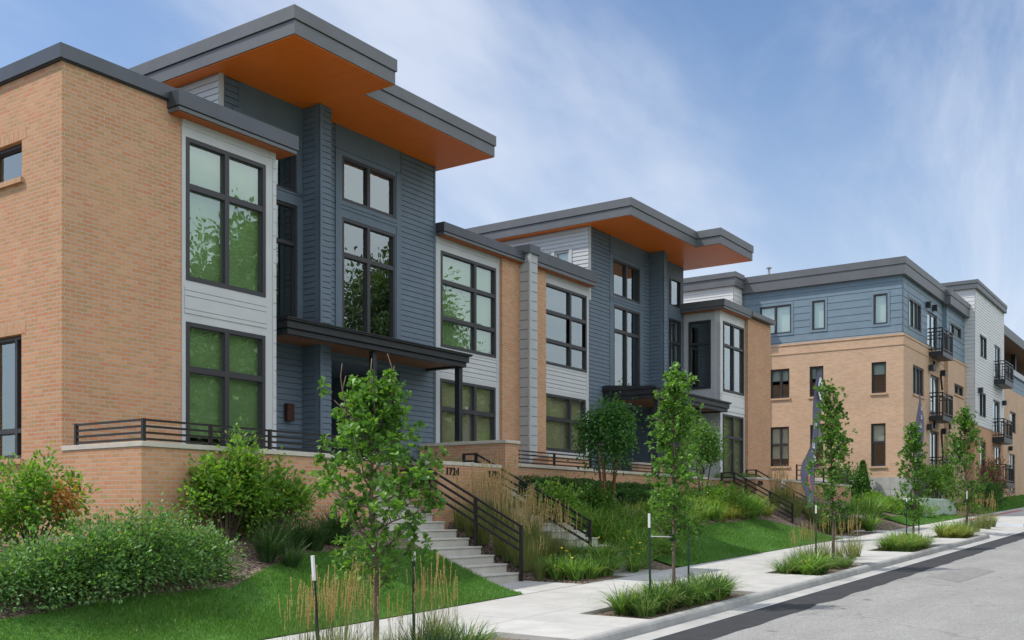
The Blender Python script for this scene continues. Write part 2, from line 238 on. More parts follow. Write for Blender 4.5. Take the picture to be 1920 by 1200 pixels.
# ------------------------------------------------------------------ mesh helpers
def wloc(p):
    v = Vector((0, 0, 0))
    while p is not None: v = v + Vector(p.location); p = p.parent
    return v
class MB:
    def __init__(s): s.v = []; s.f = []; s.m = []; s.mats = []
    def mi(s, m):
        if m not in s.mats: s.mats.append(m)
        return s.mats.index(m)
    def quad(s, a, b, c, d, m): n = len(s.v); s.v += [a, b, c, d]; s.f.append((n, n + 1, n + 2, n + 3)); s.m.append(s.mi(m))
    def poly(s, pts, m): n = len(s.v); s.v += list(pts); s.f.append(tuple(range(n, n + len(pts)))); s.m.append(s.mi(m))
    def box(s, x0, x1, y0, y1, z0, z1, m):
        if x1 < x0: x0, x1 = x1, x0
        if y1 < y0: y0, y1 = y1, y0
        if z1 < z0: z0, z1 = z1, z0
        n = len(s.v); s.v += [(x, y, z) for z in (z0, z1) for y in (y0, y1) for x in (x0, x1)]
        for f in ((0, 2, 3, 1), (4, 5, 7, 6), (0, 1, 5, 4), (2, 6, 7, 3), (0, 4, 6, 2), (1, 3, 7, 5)): s.f.append(tuple(n + i for i in f)); s.m.append(s.mi(m))
        return s
    def prism(s, poly, z0, z1, m, mtop=None, mbot=None):      # footprint polygon, counter-clockwise
        n = len(poly); b = len(s.v)
        s.v += [(x, y, z0) for x, y in poly] + [(x, y, z1) for x, y in poly]
        for i in range(n): j = (i + 1) % n; s.f.append((b + i, b + j, b + n + j, b + n + i)); s.m.append(s.mi(m))
        s.f.append(tuple(b + n + i for i in range(n))); s.m.append(s.mi(mtop or m))
        s.f.append(tuple(b + n - 1 - i for i in range(n))); s.m.append(s.mi(mbot or m))
    def bar(s, p, q, a, b, m):                                # square bar from p to q, section a (horizontal) x b
        p = Vector(p); q = Vector(q); d = (q - p).normalized(); up = Vector((0, 0, 1)) if abs(d.z) < .95 else Vector((1, 0, 0))
        h = d.cross(up).normalized() * a / 2; k = h.cross(d).normalized() * b / 2; n = len(s.v)
        s.v += [tuple(e + i * h + j * k) for e in (p, q) for i, j in ((-1, -1), (1, -1), (1, 1), (-1, 1))]
        for f in ((0, 1, 5, 4), (1, 2, 6, 5), (2, 3, 7, 6), (3, 0, 4, 7), (0, 3, 2, 1), (4, 5, 6, 7)): s.f.append(tuple(n + i for i in f)); s.m.append(s.mi(m))
    def tube(s, pts, rad, m, seg=7):
        pts = [Vector(p) for p in pts]; n0 = len(s.v)
        for i, p in enumerate(pts):
            d = (pts[min(i + 1, len(pts) - 1)] - pts[max(i - 1, 0)]).normalized(); a = d.orthogonal().normalized() if i == 0 else (a - d * a.dot(d)).normalized(); b = d.cross(a); r = rad[i] if isinstance(rad, (list, tuple)) else rad
            s.v += [tuple(p + (a * math.cos(2 * math.pi * k / seg) + b * math.sin(2 * math.pi * k / seg)) * r) for k in range(seg)]
        for i in range(len(pts) - 1):
            for k in range(seg): s.f.append((n0 + i * seg + k, n0 + i * seg + (k + 1) % seg, n0 + (i + 1) * seg + (k + 1) % seg, n0 + (i + 1) * seg + k)); s.m.append(s.mi(m))
        s.f.append(tuple(n0 + k for k in range(seg - 1, -1, -1))); s.f.append(tuple(n0 + (len(pts) - 1) * seg + k for k in range(seg))); s.m += [s.mi(m)] * 2
    def build(s, name, parent=None, bevel=0, smooth=False, loc=None):
        base = wloc(parent) + (Vector(loc) if loc else Vector((0, 0, 0)))
        me = bpy.data.meshes.new(name); me.from_pydata([tuple(Vector(v) - base) for v in s.v], [], s.f); me.update()
        for m in s.mats: me.materials.append(m)
        me.polygons.foreach_set('material_index', s.m)
        if smooth: me.polygons.foreach_set('use_smooth', [True] * len(me.polygons))
        o = bpy.data.objects.new(name, me); C.objects.link(o); o.parent = parent
        if loc: o.location = loc
        if bevel:
            md = o.modifiers.new('bevel', 'BEVEL'); md.width = bevel; md.segments = 2; md.limit_method = 'ANGLE'
        return o
def tag(o, label=None, cat=None, group=None, kind=None):
    if label: o['label'] = label
    if cat: o['category'] = cat
    if group: o['group'] = group
    if kind: o['kind'] = kind
    return o
def empty(name, loc, label, cat, group=None):
    o = bpy.data.objects.new(name, None); C.objects.link(o); o.location = loc; o.empty_display_size = .2
    return tag(o, label, cat, group)
def copy_tree(o, parent=None):
    c = o.copy(); C.objects.link(c); c.parent = parent
    for ch in list(o.children): copy_tree(ch, c)
    return c
def rects(a0, a1, z0, z1, ops):
    """wall minus openings -> rectangles"""
    xs = sorted({a0, a1, *[min(max(v, a0), a1) for o in ops for v in (o[0], o[1])]}); r = []
    for i in range(len(xs) - 1):
        l, h = xs[i], xs[i + 1]
        if h - l < 1e-4: continue
        m = (l + h) / 2; cuts = sorted([(o[2], o[3]) for o in ops if o[0] < m < o[1]]); z = z0
        for p, q in cuts:
            if p > z: r.append((l, h, z, min(p, z1)))
            z = max(z, q)
        if z < z1: r.append((l, h, z, z1))
    return r
def P3(ax, pl, a, out, z): return (a, pl - out, z) if ax == 'Y' else (pl - out, a, z)     # out = towards the street (-Y) or towards -X
def slab(mb, ax, pl, a0, a1, z0, z1, o0, o1, m):
    if ax == 'Y': mb.box(a0, a1, pl - o1, pl - o0, z0, z1, m)
    else: mb.box(pl - o1, pl - o0, a0, a1, z0, z1, m)
def fquad(mb, ax, a0, a1, z0, z1, pl, o0, o1, m):        # quad from (z0,o0) to (z1,o1)
    q = [P3(ax, pl, a0, o0, z0), P3(ax, pl, a1, o0, z0), P3(ax, pl, a1, o1, z1), P3(ax, pl, a0, o1, z1)]
    if ax == 'X': q.reverse()
    mb.quad(*q, m)
def plain_wall(mb, ax, pl, a0, a1, z0, z1, ops, m, th=.2, out=0):
    for l, h, p, q in rects(a0, a1, z0, z1, ops): slab(mb, ax, pl, l, h, p, q, -th, out, m)
def siding(mb, ax, pl, a0, a1, z0, z1, ops, m, rev=.127, ph=0., gap=.010):
    """lap siding: real boards with an open groove under each"""
    for l, h, p, q in rects(a0, a1, z0, z1, ops):
        slab(mb, ax, pl, l, h, p, q, -.15, -.012, m)
        k = math.floor((p - ph) / rev)
        while ph + k * rev < q - .004:
            b = max(ph + k * rev, p); t = min(ph + (k + 1) * rev - gap, q)
            if t - b > .003:
                fquad(mb, ax, l, h, b, t, pl, .020, .008, m)
                fquad(mb, ax, l, h, b, b, pl, -.012, .020, m)      # under edge
                fquad(mb, ax, l, h, t, t, pl, .008, -.012, m)
            k += 1
def add_window(par, ax, pl, a0, a1, z0, z1, cols=(), rows=(), fw=.06, mw=.07, blind=None, bz=None, rec=.03, label=None, sill=None, trim=None, fm=None):
    """frame proud/recessed in its opening, one pane mesh, blind behind; cols/rows are absolute positions of mullion centres"""
    FRAME = fm or MATS['window_frame_paint']; f = MB(); o0, o1 = -rec - .07, -rec + .02
    g = .002; A0, A1, Z0, Z1 = a0 + g, a1 - g, z0 + g, z1 - g
    slab(f, ax, pl, A0, A0 + fw, Z0, Z1, o0, o1, FRAME); slab(f, ax, pl, A1 - fw, A1, Z0, Z1, o0, o1, FRAME)
    slab(f, ax, pl, A0 + fw, A1 - fw, Z1 - fw, Z1, o0, o1, FRAME); slab(f, ax, pl, A0 + fw, A1 - fw, Z0, Z0 + fw, o0, o1, FRAME)
    for c in cols: slab(f, ax, pl, c - mw / 2, c + mw / 2, Z0 + fw, Z1 - fw, o0, o1 - .002, FRAME)
    cs = [A0 + fw] + [v for c in cols for v in (c - mw / 2, c + mw / 2)] + [A1 - fw]
    for r in rows:
        for i in range(0, len(cs), 2): slab(f, ax, pl, cs[i], cs[i + 1], r - mw / 2, r + mw / 2, o0, o1 - .004, FRAME)
    # inner glazing beads
    zs = [Z0 + fw] + [v for r in rows for v in (r - mw / 2, r + mw / 2)] + [Z1 - fw]
    for i in range(0, len(cs), 2):
        for j in range(0, len(zs), 2):
            x0, x1, y0, y1 = cs[i], cs[i + 1], zs[j], zs[j + 1]; e = .014
            slab(f, ax, pl, x0, x0 + e, y0, y1, o0 + .02, o1 - .03, FRAME); slab(f, ax, pl, x1 - e, x1, y0, y1, o0 + .02, o1 - .03, FRAME)
            slab(f, ax, pl, x0 + e, x1 - e, y1 - e, y1, o0 + .02, o1 - .03, FRAME); slab(f, ax, pl, x0 + e, x1 - e, y0, y0 + e, o0 + .02, o1 - .03, FRAME)
    wo = f.build('window', par)
    if label: wo['label'] = label
    p = MB(); fquad(p, ax, A0 + fw * .5, A1 - fw * .5, Z0 + fw * .5, Z1 - fw * .5, pl, o0 + .02, o0 + .02, GLASS); p.build('pane', wo)
    if blind:
        b = MB(); lo = bz if bz is not None else Z0
        slab(b, ax, pl, A0 + fw * .6, A1 - fw * .6, lo, Z1 - fw * .5, o0 - .075, o0 - .068, blind); b.build('blind', wo)
    if sill:
        sb = MB(); slab(sb, ax, pl, a0 - .06, a1 + .06, z0 - .085, z0 - .001, -.1, .055, sill); sb.build('sill', wo)
    if trim:
        t = MB(); w_ = .1
        slab(t, ax, pl, a0 - w_, a0, z0 - w_, z1 + w_, -.01, .035, trim); slab(t, ax, pl, a1, a1 + w_, z0 - w_, z1 + w_, -.01, .035, trim)
        slab(t, ax, pl, a0, a1, z1, z1 + w_, -.01, .035, trim); slab(t, ax, pl, a0, a1, z0 - w_, z0, -.01, .035, trim); t.build('window_trim', wo)
    return wo
def cornice(par, poly_in, z0, z1, out, m_up, m_low, m_sof=None, split=.62, name='cornice'):
    """flat parapet band round a footprint rectangle (x0,x1,y0,y1); lower band set back under the upper"""
    x0, x1, y0, y1 = poly_in; mb = MB(); zs = z1 - (z1 - z0) * split
    mb.box(x0 - out, x1 + out, y0 - out, y1, zs, z1, m_up)
    mb.box(x0 - out + .025, x1 + out - .025, y0 - out + .025, y1 - .01, z0, zs - .008, m_low)
    mb.box(x0 - out + .05, x1 + out - .05, y0 - out + .05, y1 - .02, zs - .008, zs, m_low)
    o = mb.build(name, par, bevel=.004)
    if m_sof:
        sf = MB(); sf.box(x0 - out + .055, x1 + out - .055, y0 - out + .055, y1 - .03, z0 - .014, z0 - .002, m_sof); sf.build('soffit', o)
    return o

# ------------------------------------------------------------------ ground
GA, GB = .0351, .015
def gz(x, y):                                                # street slope, rising to the right
    return GA * (min(max(x, -25), 110) - 16.4) + GB * (min(max(y, -10), 14) - 11.1)
def sm(t): t = min(max(t, 0), 1); return t * t * (3 - 2 * t)
def tz(x, y):                                                # planted bank between walk and terraces
    if y < 9.78: return gz(x, y)
    k = 1.15 if x < 40 else 1.15 - .55 * sm((x - 40) / 4)
    if x < 8.5: k = 1.15 - .25 * sm((8.5 - x) / 5)
    if 16.4 <= x <= 18.23 or 33.4 <= x <= 35.74: t_ = max(0, y - 10.9); return gz(x, y) + .04 + min(.5 * t_, 1.05) + .02 * mnoise.noise(Vector((x * 2, y * 2, 3)))
    n = .03 * mnoise.noise(Vector((x * .9, y * .9, 3)))
    t = (y - 9.78) / 3.6
    return gz(x, y) + k * (.35 * min(max(t, 0), 1) + .65 * sm(t)) + (n if y > 10 else 0)
STX = ((14.6, 16.4, 11.1, .0, .533), (18.22, 19.6, 10.35, .145, .515), (31.87, 33.37, 11.6, .55, .527), (35.74, 37.3, 11.6, .70, .527))
def tzs(x, y):                                               # the bank is cut away under the stairs
    for a, b, y0, z0, k in STX:
        if a - .02 < x < b + .02: return min(tz(x, y), gz(x, y), z0 + (y - y0) * k) - .25
    return tz(x, y) - .03
def grid_mesh(name, xs, ys, zf, m, skirt=False):
    v = [(x, y, zf(x, y)) for y in ys for x in xs]; nx = len(xs); f = [(j * nx + i, j * nx + i + 1, (j + 1) * nx + i + 1, (j + 1) * nx + i) for j in range(len(ys) - 1) for i in range(nx - 1)]
    me = bpy.data.meshes.new(name); me.from_pydata(v, [], f); me.materials.append(m); me.polygons.foreach_set('use_smooth', [True] * len(f)); me.update()
    o = bpy.data.objects.new(name, me); C.objects.link(o); return o
def fr(a, b, st): n = max(1, int(round((b - a) / st))); return [a + (b - a) * i / n for i in range(n + 1)]
YW0, YW1 = 6.6, 9.78
# bank and everything behind it (soil / mulch)
tag(grid_mesh('ground', [-600, -120, -25] + fr(-20, 4, 2) + sorted(fr(4.4, 46, .4) + [v + d for a, b, *_ in STX for v, q in ((a, 1), (b, -1)) for d in (-.03, q * .001)]) + fr(48, 110, 2) + [200, 700], fr(9.78, 15, .2) + [16, 20, 30, 60, 110, 300, 900], tzs, MULCH), kind='structure')
tag(grid_mesh('far_ground', [-600, -120, -25, 110, 200, 700], [-900, -300, -60, -16, -5.5], lambda x, y: gz(x, y) - .1, LAWN), kind='structure')
RZ = -.13
tag(grid_mesh('road', [-600, -120, -25, 110, 200, 700], [-5.6, 0, 5.55], lambda x, y: gz(x, y) + RZ, ROAD), kind='structure')
def wob(x, y, a=.05): return a * mnoise.noise(Vector((x * 1.1, y, 0)))
# dark fresh strip along the gutter, ragged outer edge
xs = fr(-25, 110, .25); mb = MB()
for i in range(len(xs) - 1):
    a, b = xs[i], xs[i + 1]; ya, yb = 5.50 + wob(a, 1, .09), 5.50 + wob(b, 1, .09)
    mb.quad((a, ya, gz(a, ya) + RZ + .004), (b, yb, gz(b, yb) + RZ + .004), (b, 6.14, gz(b, 6.14) + RZ + .004), (a, 6.14, gz(a, 6.14) + RZ + .004), PATCH)
tag(mb.build('asphalt_strip'), kind='structure')
mb = MB(); mb.quad(*[(x, y, gz(x, y) + RZ + .004) for x, y in ((21.5, 4.35), (24.3, 4.2), (25.2, 4.95), (22.4, 5.1))], mat('road_patch_asphalt', (.21, .205, .2), .9, noise=(6, .2))); tag(mb.build('road_patch'), kind='structure')
def strip(name, x0, x1, y0, y1, dz, m): return tag(grid_mesh(name, fr(x0, x1, 3) if x1 - x0 < 60 else [x0, 110, x1], fr(y0, y1, .8), lambda x, y: gz(x, y) + dz, m), kind='structure')
strip('gutter', -25, 110, 6.14, 6.47, RZ + .008, GUTTER)
KX1 = 36.3
# kerb: rounded profile swept along the street
prof = [(6.46, RZ - .05), (6.46, RZ + .02), (6.475, -.035), (6.50, -.008), (6.53, -.001), (6.62, -.004), (6.62, -.2)]
def kerb(x0, x1):
    mb = MB(); xs = fr(x0, x1, 1.5)
    for i in range(len(xs) - 1):
        a, b = xs[i], xs[i + 1]
        for j in range(len(prof) - 1):
            (p, q), (r, s) = prof[j], prof[j + 1]
            mb.quad((a, p, gz(a, p) + q), (b, p, gz(b, p) + q), (b, r, gz(b, r) + s), (a, r, gz(a, r) + s), KERB)
    return mb
mb = kerb(-25, KX1)
for t in range(6):                                           # rounded return at the driveway
    a0, a1 = math.pi / 2 * t / 6, math.pi / 2 * (t + 1) / 6
    for j in range(len(prof) - 1):
        (p, q), (r, s) = prof[j], prof[j + 1]
        def pt(a, y, dz): rr = 7.5 - y; return (KX1 + rr * math.sin(a), 7.5 - rr * math.cos(a), gz(KX1, 7) + dz * (1 - a / 2.2) - (RZ * a / 3.2 if dz < -.1 else 0))
        mb.quad(pt(a0, p, q), pt(a1, p, q), pt(a1, r, s), pt(a0, r, s), KERB)
tag(mb.build('kerb', smooth=True), kind='structure')
kb = kerb(44, 110); tag(kb.build('kerb', smooth=True), kind='structure')
# sidewalk with open planting beds along the kerb
BEDS = [(5.2, 10.9), (12.95, 16.9), (20.2, 23.6), (27.3, 30.3), (33.7, 36.0)]
BY = 7.75
xs = sorted([-25, 110] + [v for b in BEDS for v in b] + [36.4, 44]); mb = MB()
def sheet(mb, x0, x1, y0, y1, m, dz=0.0):
    for a, b in zip(fr(x0, x1, 3)[:-1], fr(x0, x1, 3)[1:]): mb.quad(*[(x, y, gz(x, y) + dz) for x, y in ((a, y0), (b, y0), (b, y1), (a, y1))], m)
sheet(mb, -25, 36.4, BY, YW1, WALK); sheet(mb, 44, 110, 6.54, YW1, WALK)
xx = -25
for a, b in BEDS: sheet(mb, xx, a, 6.54, BY, WALK); xx = b
sheet(mb, xx, 36.4, 6.54, BY, WALK)
sheet(mb, 36.4, 44, 8.2, YW1, WALK)
for a, b in BEDS:                                            # slab edges round the beds
    for (p, q) in (((a, 6.62), (a, BY)), ((a, BY), (b, BY)), ((b, BY), (b, 6.62))): mb.quad((*p, gz(*p)), (*q, gz(*q)), (*q, gz(*q) - .12), (*p, gz(*p) - .12), WALK)
tag(mb.build('sidewalk'), kind='structure')
mb = MB()                                                    # driveway apron dropping to the gutter
for a, b in zip(fr(36.4, 44, 1.9)[:-1], fr(36.4, 44, 1.9)[1:]): mb.quad((a, 6.47, gz(a, 6.47) + RZ + .012), (b, 6.47, gz(b, 6.47) + RZ + .012), (b, 8.2, gz(b, 8.2)), (a, 8.2, gz(a, 8.2)), WALK)
tag(mb.build('driveway_apron'), kind='structure')
mb = MB(); sheet(mb, 46, 60, 9.0, 9.25, REDP, .006); tag(mb.build('red_painted_line'), kind='structure')
for a, b in BEDS:
    o = grid_mesh('planting_bed', fr(a, b, .3), fr(6.62, BY, .28), lambda x, y: gz(x, y) - .06 + .03 * mnoise.noise(Vector((x * 3, y * 3, 0))), MULCH); tag(o, kind='structure')
# entry walks from the sidewalk to each stair
for (a, b, y1) in ((14.6, 16.5, 11.12), (18.2, 19.7, 10.35), (31.85, 33.4, 11.6), (35.75, 37.3, 11.6)):
    mb = MB(); mb.quad((a, YW1 - .01, gz(a, YW1) + .004), (b, YW1 - .01, gz(b, YW1) + .004), (b, y1 + .3, gz(b, 10) + .02), (a, y1 + .3, gz(a, 10) + .02), WALK)
    mb.quad((a, y1 + .3, gz(a, 10) + .02), (a, YW1, gz(a, YW1) + .004), (a, YW1, gz(a, YW1) - .3), (a, y1 + .3, gz(a, 10) - .3), WALK); tag(mb.build('path'), kind='structure')

# ------------------------------------------------------------------ TOWNHOUSE A (left)
PB = 15.085; X0 = 9.534; XBR = XY(340, PB); XBR2 = XY(515, PB); PN = 16.7; XN0, XN1 = 13.967, 20.823
A = empty('townhouse', (X0, PB, 1.0), 'nearest house: orange brick left end, navy centre under the larger winged roof', 'house', 'townhouses along the street')
ztb = ZY(116, 110.8, PB)      # underside of brick parapet
ztt = ZY(114.3, 78.2, PB - .07)
# brick body
wl1 = (YX(41, X0), YX(-25, X0), ZX(41, 333, X0), ZX(41, 262.5, X0)); wl2 = (YX(40.3, X0), YX(-28, X0), ZX(40.3, 860, X0), ZX(40.3, 626, X0))
mb = MB()
plain_wall(mb, 'X', X0, PB, 27, -.8, ztb, [wl1, wl2], BRICK, th=.25)
mb.box(X0 + .25, XBR, PB, PB + .25, .3, ztb, BRICK)
mb.build('brick_wall', A)
for o in (wl1, wl2):                                         # soldier course heads over the side windows
    mb = MB(); slab(mb, 'X', X0, o[0] - .12, o[1] + .1, o[3] + .004, o[3] + .205, -.1, .004, BRICKV); mb.build('brick_lintel', A)
add_window(A, 'X', X0, *wl1, cols=(), rows=(), rec=.10, sill=BRICKV)
zm = ZX(40.3, 806, X0); add_window(A, 'X', X0, *wl2, cols=((wl2[0] + .30),), rows=(zm,), rec=.10, sill=BRICKV)
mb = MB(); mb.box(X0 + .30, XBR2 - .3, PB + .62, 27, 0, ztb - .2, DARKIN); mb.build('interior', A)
# parapet of the brick part
mb = MB(); mb.box(X0 - .07, XBR - .02, PB - .07, 27, ztb, ztt, DARKM); mb.box(X0 - .05, XBR - .02, PB - .05, 27, ztb - .02, ztb - .002, BLACKM); mb.build('parapet', A, bevel=.006)
# white bay
zc0 = ZY(530, 278.3, PB - .32); zc1 = ZY(534, 244.5, PB - .34)
w1 = (XY(347, PB), XY(496.7, PB), ZY(346, 524.7, PB), ZY(346.7, 256, PB)); w2 = (XY(347, PB), XY(496, PB), 2.25, ZY(347, 602.5, PB))
BAYT = zc0
mb = MB()
plain_wall(mb, 'Y', PB, XBR + .002, XBR2, 1.6, BAYT, [w1, w2], LGREY, th=.25, out=.02)
mb.box(XBR2 - .25, XBR2 - .001, PB + .25, PN, 1.6, BAYT, LGREY)
# trims and spandrel boards, each 12 mm proud with open joints
zsp0, zsp1 = ZY(345, 600, PB), ZY(345, 535, PB)
def boards(mb, ax, pl, a0, a1, zs, m, o=.036):
    for i in range(len(zs) - 1): slab(mb, ax, pl, a0, a1, zs[i] + .006, zs[i + 1] - .006, .02, o, m)
boards(mb, 'Y', PB, XBR + .05, w1[1] + .02, [zsp0 + .12, zsp0 + .20, zsp0 + .43, zsp1 - .08, zsp1], LGREY)
slab(mb, 'Y', PB, XBR + .01, XBR2 - .18, w1[3] + .16, BAYT - .01, .02, .034, LGREY)
slab(mb, 'Y', PB, XBR2 - .17, XBR2, w1[3] + .16, BAYT - .01, .02, .034, LGREY)
k = 2.2
while k < w1[3]:
    slab(mb, 'Y', PB, XBR2 - .075, XBR2 + .012, k + .006, min(k + .25, w1[3] + .1), .02, .034, LGREY); k += .256
mb.build('bay_wall', A)
mc = XY(424, PB)
add_window(A, 'Y', PB, *w1, cols=(mc,), rows=(ZY(348, 348, PB),), fw=.075, mw=.10, blind=BLIND, rec=-.01, label='upper bay window with sky and tree reflected')
add_window(A, 'Y', PB, *w2, cols=(mc,), rows=(ZY(350, 692, PB),), fw=.075, mw=.10, blind=BLIND, bz=2.62, rec=-.01, label='lower bay window with green blinds drawn')
cornice(A, (XBR + .02, XBR2, PB, PN - .02), zc0, zc1, .32, DARKM, FASC, ORANGE_SHADE, split=.78)
mb = MB(); mb.box(XBR + .02, 13.8, PB + .3, 27, ztt - .3, ztt - .15, BLACKM); mb.build('flat_roof', A)
# navy volume
zr = ZY(411, 137, PN)
wr1 = (14.75, XY(555, PN), ZY(554, 362, PN), ZY(553, 257, PN)); wr2 = (14.75, XY(556, PN), 5.3, ZY(556, 387, PN))
wu = (XY(640, PN), XY(740, PN), ZY(740, 411, PN), ZY(640, 291, PN)); wlw = (XY(640, PN), XY(740, PN), 5.15, ZY(740, 440, PN))
EX0, EX1, EZ = 16.56, XY(748, PN), 4.72
xt0, xt1 = wu[0] - .22, wu[1] + .20
mb = MB()
ops = [wr1, wr2, (xt0, xt1, 5.12, zr), (wr1[0] - .3, wr1[1] + .22, wr1[3] + .12, zr), (EX0, EX1, 1.9, EZ)]
siding(mb, 'Y', PN, XN0, XN1 - .05, 1.9, zr, ops, NAVY, ph=.02)
plain_wall(mb, 'Y', PN, xt0, xt1, 5.12, zr, [wu, wlw], NAVY, th=.15, out=.026)
plain_wall(mb, 'Y', PN, wr1[0] - .3, wr1[1] + .22, wr1[3] + .12, zr, [], NAVY, th=.15, out=.024)
for o in (wr1, wr2):
    slab(mb, 'Y', PN, o[1] + .002, o[1] + .16, o[2], o[3] + .1, -.01, .038, NAVY); slab(mb, 'Y', PN, 14.3, o[1], o[3] + .002, o[3] + .12, -.01, .038, NAVY)
# trims over the panel: heads, band between windows
slab(mb, 'Y', PN, xt0, xt1, wu[3] + .11, wu[3] + .125, .026, .045, NAVY); slab(mb, 'Y', PN, xt1 - .015, xt1, wu[3] + .125, zr, .026, .045, NAVY)
for zz in (wu[2] - .1, wu[2] - .19): slab(mb, 'Y', PN, xt0, xt1, zz, zz + .07, .026, .042, NAVY)
slab(mb, 'Y', PN, xt1 - .17, xt1, 5.2, wu[3] + .1, .026, .040, NAVY); slab(mb, 'Y', PN, xt0, xt0 + .17, 5.2, wu[3] + .1, .026, .040, NAVY)
slab(mb, 'Y', PN, XN1 - .05, XN1, 1.9, zr, -.15, .03, NAVY)
mb.box(XN1 - .2, XN1 - .001, PN + .15, 26, 1.9, zr, NAVY)
# recessed entry
mb.box(EX0 - .1, EX0, PN + .15, 20.8, 1.9, EZ, NAVY); mb.box(EX1, EX1 + .1, PN + .15, 20.8, 1.9, EZ, NAVY); mb.box(EX0, EX1, 20.7, 20.8, 1.9, EZ, NAVY); mb.box(EX0, EX1, PN + .15, 20.8, EZ, EZ + .1, NAVY)
mb.build('navy_siding', A)
mb = MB(); siding(mb, 'X', XN0, PN + .002, 26, ztt - .3, zr, [], LGREY, ph=.02); mb.box(XN0 - .03, XN0 + .09, PN - .03, PN - .021, ztt - .3, zr, LGREY); mb.build('grey_side_wall', A)
mb = MB(); siding(mb, 'X', 16.235, 16.15, PN - .021, 1.9, zr - .001, [], NAVY, ph=.05); siding(mb, 'Y', 16.15, 16.235 - .02, 16.55, 1.9, zr - .001, [], NAVY, ph=.05)
mb.box(16.235, 16.55, 16.17, PN - .03, 1.9, zr - .002, NAVY); mb.box(16.2, 16.26, 16.115, 16.135, 1.9, zr - .003, NAVY); mb.build('pier', A)
add_window(A, 'Y', PN, *wr1, fw=.05, rec=.02); add_window(A, 'Y', PN, *wr2, fw=.05, rec=.02, rows=(ZY(550, 458, PN),))
mm = XY(690.5, PN)
add_window(A, 'Y', PN, *wu, cols=(mm,), fw=.07, mw=.10, rec=.0, label='uppermost window under the orange soffit'); add_window(A, 'Y', PN, *wlw, cols=(mm,), rows=(ZY(641, 476, PN),), fw=.07, mw=.10, rec=.0, label='tall window reflecting dark trees')
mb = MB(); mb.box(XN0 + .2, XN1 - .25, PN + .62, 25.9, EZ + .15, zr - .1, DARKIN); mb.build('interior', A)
# roof with wings
zrt = 10.60; RP = [(13.588, 14.18), (16.46, 14.18), (16.46, 15.02), (21.17, 15.03), (21.17, 26.5), (13.588, 26.5)]
def inset(poly, d):
    n = len(poly); r = []
    for i in range(n):
        p, q, s = Vector(poly[i - 1]), Vector(poly[i]), Vector(poly[(i + 1) % n]); a = (q - p).normalized(); b = (s - q).normalized(); na, nb = Vector((-a.y, a.x)), Vector((-b.y, b.x)); r.append(tuple(q + (na + nb) * d / max(.3, 1 + na.dot(nb))))
    return r
def wing_roof(par, RP, z0, z1, split):
    zs = z0 + (z1 - z0) * split
    mb = MB(); mb.prism(RP, zs, z1, FASC, DARKM); mb.prism(inset(RP, .03), z0, zs - .012, FASC); mb.prism(inset(RP, .06), zs - .012, zs, BLACKM); o = mb.build('winged_roof', par, bevel=.004)
    sf = MB(); sf.prism(inset(RP, .055), z0 - .016, z0 - .002, ORANGE); sf.build('soffit', o)
    return o
wing_roof(A, RP, zr + .017, zrt, .52)
# entry door and box lantern
mb = MB(); mb.box(17.3, 18.4, 20.6, 20.69, 2.15, 4.3, DOORM); d = mb.build('door', A); mb = MB(); mb.box(18.22, 18.26, 20.54, 20.60, 3.1, 3.35, FRAME); mb.build('handle', d)
mb = MB(); xa, xb = XY(531, PN), XY(544, PN); mb.box(xa, xb, PN - .14, PN - .03, ZY(540, 789, PN - .1), ZY(540, 756, PN - .1), mat('mailbox_brown', (.055, .022, .016), .5)); mb.build('mailbox', A, bevel=.01)
# canopy
def canopy_frame(par, x0, x1, y0, y1, zb, zt, cols):
    h = zt - zb; t = .14
    mb = MB(); zl = zb + h * .38
    for (a, b, c, d) in ((x0, x1, y0, y0 + t), (x0, x0 + t, y0 + t, y1), (x1 - t, x1, y0 + t, y1)): mb.box(a, b, c, d, zl, zt - .045, BLACKM)
    for (a, b, c, d) in ((x0 + .05, x1 - .05, y0 + .05, y0 + t + .04), (x0 + .05, x0 + t + .04, y0 + t + .04, y1), (x1 - t - .04, x1 - .05, y0 + t + .04, y1)): mb.box(a, b, c, d, zb, zl - .006, BLACKM)
    mb.box(x0 - .05, x1 + .05, y0 - .05, y1, zt - .045, zt - .012, BLACKM)
    o = mb.build('canopy', par, bevel=.004)
    rf = MB(); zt2 = zt + .14; n = 0
    rf.v += [(x0 - .06, y0 - .07, zt - .01), (x1 + .06, y0 - .07, zt - .01), (x1 + .06, y1, zt - .01), (x0 - .06, y1, zt - .01), (x0 - .06, y0 - .07, zt + .01), (x1 + .06, y0 - .07, zt + .01), (x1 + .06, y1, zt2), (x0 - .06, y1, zt2)]
    for f in ((3, 2, 1, 0), (4, 5, 6, 7), (0, 1, 5, 4), (1, 2, 6, 5), (2, 3, 7, 6), (3, 0, 4, 7)): rf.f.append(f); rf.m.append(rf.mi(BLACKM))
    k = x0 + .04
    while k < x1: rf.bar((k, y0 + .03, zt + .022), (k, y1, zt2 + .012), .022, .036, BLACKM); k += .405
    rf.build('seamed_roof', o)
    sf = MB(); sf.box(x0 + t + .002, x1 - t - .002, y0 + t + .002, y1 - .001, zb + .05, zb + .065, BROWN); sf.build('soffit', o)
    for cx, cy, cw, cb in cols:
        cm = MB(); cm.box(cx - cw / 2, cx + cw / 2, cy - cw / 2, cy + cw / 2, cb, zb - .003, BLACKM); cm.build('column', o, bevel=.004)
PC1 = 15.45; cz1 = ZY(537.5, 594, PC1); cb1 = cz1 - .31
canopy_frame(A, 14.62, XY(880, PC1), PC1, PN - .03, cb1, cz1, [(17.34, 15.65, .12, 2.36), (20.45, 15.65, .14, 3.05)])
